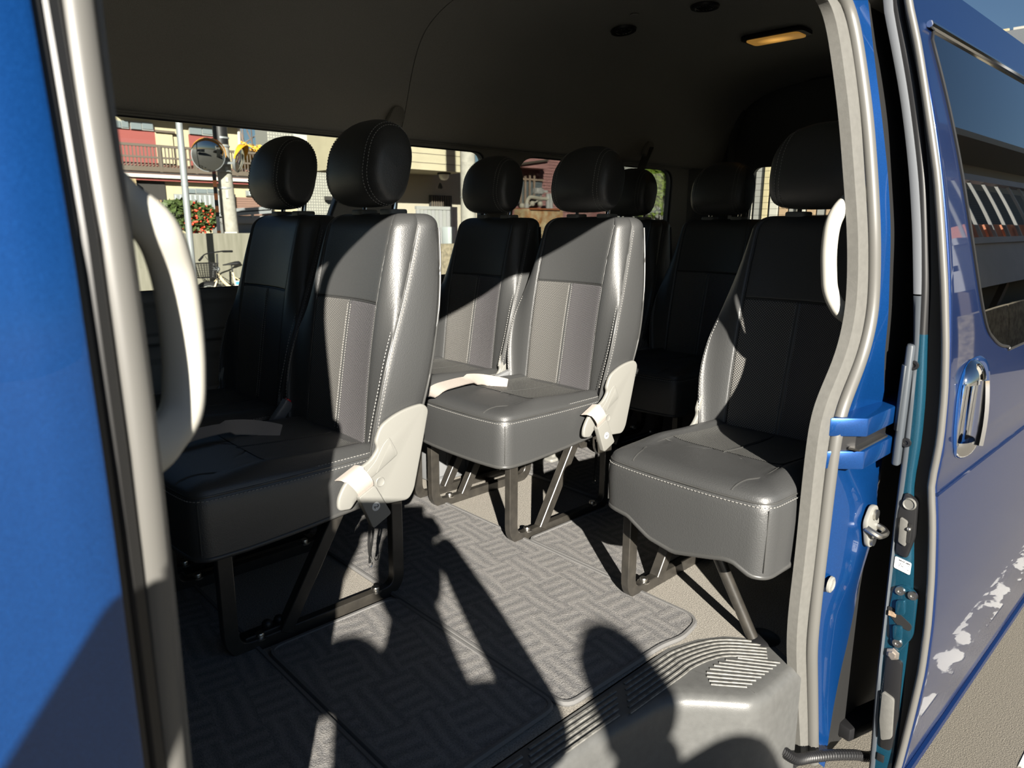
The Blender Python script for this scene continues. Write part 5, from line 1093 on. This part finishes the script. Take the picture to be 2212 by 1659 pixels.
# corrugated fence and creeper behind the last window; striped fence seen through the tailgate
M_corr = mat('white_corrugated', (0.396,0.408,0.372), .5)
def corrugated(p0, p1, z0, z1, pitch, amp, nm, m_, parent):
    p0, p1 = Vector(p0), Vector(p1); d = p1-p0; L = d.length; d.normalize(); nrm = Vector((-d.y, d.x, 0)); n = int(L/pitch)
    for k in range(n):
        r0 = []; r1 = []
        for f in np.linspace(0,1,7):
            s = (k+f)*pitch; p = p0+d*s+nrm*amp*math.sin(2*PI*f); r0.append((p.x,p.y,z0)); r1.append((p.x,p.y,z1))
        yield MB().grid([r0, r1]), k
cf = thing('corrugated_fence', 'white corrugated fence behind the creeper', 'fence')
for g, k in corrugated((8.35,5.6,0), (10.7,5.6,0), -.65, 2.4, .12, .028, '', None, cf): g.build('sheet_rib', M_corr, cf, smooth=60)
iv = thing('creeper', 'yellow-green creeper hanging over the corrugated fence', 'creeper')
rnd = random.Random(5); M_ivy = mat('creeper_leaf', (.26,.36,.03), .5, noise=.6, nscale=25, col2=(.10,.20,.02)); mb = MB(); 
ca = at(1385,365,5.4); cb = at(1452,372,5.4)
for _ in range(1500):
    u = rnd.random(); px = 1380+72*u; lim = 372+ (90 if px < 1432 else 55)*rnd.random()**.8
    p = at(px, 362+(lim-362)*rnd.random()*1.1, 5.45-.14*rnd.random()); s = .035+.035*rnd.random()
    n_ = Vector((rnd.gauss(-.2,.5), -1, rnd.gauss(.5,.5))).normalized(); d = n_.cross(Vector((rnd.gauss(0,1),.1,rnd.gauss(0,1)))).normalized(); e = n_.cross(d)
    mb.add([p-d*s*.5, p-d*s*.2+e*s*.55, p+d*s*.8, p-d*s*.2-e*s*.55], [(0,1,2,3)])
tag(mb.build('leaves', M_ivy, iv, smooth=0), kind='stuff')
mb = MB()
for k in range(5): a = at(1392+k*12,360,5.5); c = at(1398+k*9,452,5.5); c.z = -.65; mb.tube(smooth_path([a, (a+c)/2+Vector((rnd.gauss(0,.08),0,0)), c], 4), .008, 5)
mb.build('stems', M_brown, iv)
tf = thing('striped_fence', 'tall slatted fence of pale and brown boards seen through the tailgate', 'fence')
cols_ = [mat('fence_white', (0.374,0.363,0.319), .6), mat('fence_brown', (.30,.21,.13), .7), mat('fence_grey', (.20,.20,.19), .7), mat('fence_olive', (.38,.33,.20), .7)]
pat = [0,3,2,0,3,0,2,0,1,1,3,0,2,2,1,2,1,0,2,1]; pb0 = {}
for k in range(24):
    y = 1.2+.155*k; mi = pat[k % len(pat)]; w = .13 if mi != 3 else .08
    if mi not in pb0: o = pb0[mi] = MB().box((0,0,0), (.04,w,4.0)).build('board', cols_[mi], tf, smooth=0)
    else: o = pb0[mi].copy(); COL.objects.link(o); o.parent = tf
    o.location = (10.9+.03*(mi % 3), y, 1.35)
MB().box((11.02,3.0,1.35), (.04,3.9,4)).build('fence_backing', M_dark, tf, smooth=0)

# house along the near side of the street, mirrored in the sliding door
nh = thing('balcony_house', 'house with grey balcony, railing and terracotta planters mirrored in the sliding door', 'house')
M_beige = mat('beige_wall', (0.372,0.348,0.288), .8); M_fascia = mat('grey_fascia', (0.385,0.399,0.420), .6, noise=.12, nscale=2); M_terra = mat('terracotta', (.50,.20,.11), .8)
MB().box((27,-7.6,2.3), (25,3.2,6.4)).build('upper_wall', M_beige, nh, smooth=0)
MB().box((27,-6.4,5.6), (26,3.4,.3)).build('eave', M_beige, nh, smooth=0)
MB().box((24,-4.9,1.15), (26,2.4,.10)).build('balcony_floor', M_fascia, nh, smooth=0)
MB().box((24,-3.75,1.20), (26,.14,.95)).build('balcony_fascia', M_fascia, nh, smooth=0); MB().box((24,-3.66,1.62), (26,.10,.12)).build('fascia_cap', M_fascia, nh, smooth=0)
hr_ = MB().box((24,-3.8,3.1), (26,.12,.16)).build('balcony_rail', M_fascia, nh, smooth=0)
for k in range(30): MB().box((11.3+.87*k,-3.8,2.35), (.05,.05,1.5)).build('baluster', M_winframe, hr_, smooth=0)
for k in range(11): MB().box((13.2+1.1*k,-4.0,1.88), (.95,.26,.34)).build('planter', M_terra, nh, smooth=0)
MB().box((24,-5.98,3.0), (16,.06,2.6)).build('shutter', striped('dark_shutter', (.10,.10,.095), (.22,.22,.20), 14, .3, 2), nh, smooth=0)
MB().box((24,-6.6,.0), (26,.2,2.2)).build('carport_back', M_dark, nh, smooth=0)
for x in (11.4,16,21,26): MB().box((x,-3.8,.2), (.14,.14,1.9)).build('post', M_brown, nh, smooth=0)
for k in range(3): MB().bar((13+4*k,-4.2,-.5), (16+4*k,-4.2,1.0), .12, .10).build('stair_brace', M_brown, nh, smooth=0)
bw = thing('block_wall', 'low rough block wall on the near side of the street, mirrored in the door', 'wall')
for k in range(14): MB().box((10.2+1.6*k,-3.3,-.15), (1.57,.18,1.0)).build('block', bpy.data.materials['rough_stone'], bw, bevel=.01, smooth=0)

# ------------------------------------------------------------------ the photographer, standing on the road behind the camera (only the shadow is in view)
def skinned(name, chains, mat_, parent, sub=2, root=0):
    """chains: lists of (point, radius); the first chain's vertex `root` is the skin root; points that coincide are shared"""
    vs = []; rad = []; es = []; idx = {}
    for ch in chains:
        prev = None
        for p, r in ch:
            k = tuple(round(c, 4) for c in p)
            if k not in idx: idx[k] = len(vs); vs.append(k); rad.append(r)
            i = idx[k]
            if prev is not None and prev != i: es.append((prev, i))
            prev = i
    me = bpy.data.meshes.new(name); me.from_pydata(vs, es, []); o = bpy.data.objects.new(name, me); COL.objects.link(o)
    md = o.modifiers.new('skin', 'SKIN'); sv = me.skin_vertices[0].data
    for i, r in enumerate(rad): sv[i].radius = (r, r) if not hasattr(r, '__len__') else r; sv[i].use_root = (i == root)
    md.use_smooth_shade = True
    s = o.modifiers.new('sub', 'SUBSURF'); s.levels = sub; s.render_levels = sub
    me.materials.append(mat_); o.parent = parent; return o
M_jacket = mat('navy_jacket', (.03,.035,.05), .8); M_trous = mat('dark_trousers', (.04,.04,.045), .85); M_skinp = mat('skin', (.55,.36,.27), .55); M_hair = mat('dark_hair', (.02,.016,.014), .6); M_shoe = mat('dark_shoe', (.03,.03,.03), .6)
def person(label, top, bulk, nk, HEAD, NECK, CH, PEL, SR, SL, ER, EL, WR, WL, feet, tilt, hands=False):
    """one continuous clothed body grown round a posed skeleton, with head, hair, shoes and (hanging) hands"""
    pn = thing('person', label, 'person'); v = lambda *a: Vector(a)
    HR, HL = PEL+v(.09,0,-.04), PEL+v(-.09,0,-.04); AR, AL = [Vector(f) for f in feet]; KR, KL = HR.lerp(AR,.48)+v(.01,.05,0), HL.lerp(AL,.48)+v(-.01,.05,0)
    mid = PEL.lerp(CH,.5); up1 = CH.lerp(NECK,.70)
    skinned('body', [[(PEL,(.125,.10)),(mid,(.12*bulk,.095)),(CH,(.135*bulk,.11)),(up1,(.10*bulk,.085)),(NECK,nk),(NECK.lerp(HEAD,.6),nk+.004)],
        [(CH,(.135*bulk,.11)),(SR,.070),(SR.lerp(ER,.5),.052),(ER,.047),(ER.lerp(WR,.5),.044),(WR,.030)], [(CH,(.135*bulk,.11)),(SL,.062),(SL.lerp(EL,.5),.052),(EL,.047),(EL.lerp(WL,.5),.044),(WL,.030)],
        [(PEL,(.125,.10)),(HR,.088),(HR.lerp(KR,.5),.072),(KR,.056),(KR.lerp(AR,.4),.052),(AR,.036)], [(PEL,(.125,.10)),(HL,.088),(HL.lerp(KL,.5),.072),(KL,.056),(KL.lerp(AL,.4),.052),(AL,.036)]], top, pn)
    for a in (AR, AL): MB().sweep([a+v(0,-.05,-.045), a+v(.0,.02,-.035), a+v(.0,.12,-.05), a+v(.0,.19,-.06)], [(.042*math.cos(q), .035*math.sin(q)) for q in np.linspace(0,2*PI,12,endpoint=False)], scale=[.85,1.05,1.0,.5], up=(0,0,1)).build('shoe', M_shoe, pn, smooth=70)
    hd_ = MB(); R = Matrix.Rotation(math.radians(tilt),3,'X'); rows = []
    for k in range(25):
        f = PI*k/24; z = .118*math.cos(f); w = math.sin(f)**.85; r = []
        for q in range(28):
            a = 2*PI*q/28; x = .074*w*math.cos(a); y = .094*w*math.sin(a)
            if z < 0: x *= 1-.22*(-z/.118); y *= 1-.10*(-z/.118)
            if y > 0 and abs(x) < .022 and -.045 < z < .012: y += .020*math.exp(-(x/.010)**2)*max(0, min(1, (.012-z)/.05))
            if y > 0: y -= .010*math.exp(-((abs(x)-.030)/.012)**2-((z-.008)/.011)**2)
            r.append(HEAD+R @ Vector((x, y, z)))
        rows.append(r)
    hd_.grid(rows, True); ho = hd_.build('head', M_skinp, pn, smooth=80)
    for s in (1,-1):
        MB().ball(HEAD+R @ Vector((s*.030,.074,.008)), .0115, 8, 10).build('eye', M_eye, ho); MB().ball(HEAD+R @ Vector((s*.074,-.005,-.005)), (.010,.020,.032), 8, 10).build('ear', M_skinp, ho)
    MB().ball(HEAD+R @ Vector((0,.078,-.058)), (.024,.008,.006), 6, 10).build('mouth', M_lips, ho)
    hm = MB(); rows = []
    for k in range(15):
        f = PI*.62*k/14; z = .126*math.cos(f); w = math.sin(f)**.85+.001
        rows.append([HEAD+R @ Vector((.083*w*math.cos(a), (.102 if math.sin(a) < 0 else .086*(1-.35*max(0,(.06-z)/.12)))*w*math.sin(a), z+.02*max(0, math.sin(a))*(1 if z < .07 else 0))) for a in np.linspace(0,2*PI,28,endpoint=False)])
    hm.grid(rows, True); hm.build('hair', M_hair, ho, smooth=80)
    if hands:
        for sg, wr in ((1,WR),(-1,WL)):
            dn = Vector((0,.12,-1)).normalized(); palm = wr+dn*.075; ch = [[(wr,.024),(wr.lerp(palm,.5),(.028,.018)),(palm,(.034,.016))]]
            for q in range(4):
                b0 = palm+Vector((0,.030-.020*q,-.012)); ln = (.068,.078,.072,.055)[q]; p1 = b0+dn*ln*.45; p2 = p1+dn*ln*.32+Vector((-sg*.008,0,0)); p3 = p2+dn*ln*.23+Vector((-sg*.014,0,0))
                ch.append([(palm,(.034,.016)),(b0,.0092),(p1,.0086),(p2,.008),(p3,.0065)])
            t0 = palm+Vector((-sg*.008,.034,.03)); ch.append([(palm,(.034,.016)),(t0,.0105),(t0+Vector((-sg*.004,.014,-.028)),.0095),(t0+Vector((-sg*.010,.012,-.054)),.0075)])
            skinned('hand', ch, M_skinp, pn, 2)
    return pn
M_eye = mat('eye', (.75,.74,.72), .2); M_lips = mat('lips', (.42,.18,.15), .5)
WR = CAM+rgt*.075-fwd*.055+Vector((0,0,-.055)); WLf = CAM-rgt*.155-fwd*.055+Vector((0,0,-.045))
V = Vector
pn = person('person in a navy jacket holding up a phone outside the open door', M_jacket, 1.55, .062, V((-.765,-1.83,.905)), V((-.755,-1.86,.775)), V((-.79,-1.87,.57)), V((-.70,-1.97,.17)), V((-.555,-1.86,.60)), V((-.91,-1.85,.79)), V((-.405,-1.74,.52)), V((-1.07,-1.76,.72)), WR, WLf, ((-.58,-2.0,-.57),(-.80,-2.02,-.57)), 4)
person('person in grey clothes standing behind the one with the phone', M_trous, 1.3, .085, V((-.925,-2.78,1.015)), V((-.925,-2.82,.885)), V((-.925,-2.84,.68)), V((-.925,-2.86,.30)), V((-.70,-2.82,.87)), V((-1.12,-2.82,.79)), V((-.52,-2.84,.62)), V((-1.18,-2.84,.50)), V((-.66,-2.72,.36)), V((-1.18,-2.78,.24)), ((-.82,-2.88,-.57),(-1.03,-2.88,-.57)), 0, True)
# phone and the two hands closed on its ends
ph = thing('phone', 'dark phone held sideways in both hands of the person outside', 'phone')
pc = CAM-fwd*.034-rgt*.04
Rm = Matrix((rgt, fwd, upv)).transposed()
MB().box(pc, (.158,.009,.078), Rm).build('case', M_black, ph, bevel=.003)
for sg, wr in ((1,WR),(-1,WLf)):
    e = pc+rgt*sg*.079; palm = e+rgt*sg*.022-fwd*.016-upv*.022
    ch = [[(wr,.024),(wr.lerp(palm,.5),(.026,.020)),(palm,(.030,.017))]]
    for q in range(4):
        b0 = palm+upv*(.018-.013*q)+rgt*sg*.004; ln = (.040,.044,.041,.033)[q]
        p1 = b0+fwd*.020-rgt*sg*.004; p2 = p1+fwd*.014-rgt*sg*ln*.42; p3 = p2-rgt*sg*ln*.42-fwd*.003
        ch.append([(palm,(.030,.017)),(b0,.0095),(p1,.0088),(p2,.008),(p3,.0065)])
    tb0 = palm-fwd*.004-rgt*sg*.010+upv*.020; ch.append([(palm,(.030,.017)),(tb0,.0105),(tb0-rgt*sg*.018+upv*.004,.0095),(tb0-rgt*sg*.038-fwd*.002+upv*.002,.0075)])
    skinned('hand', ch, M_skinp, pn, 2)
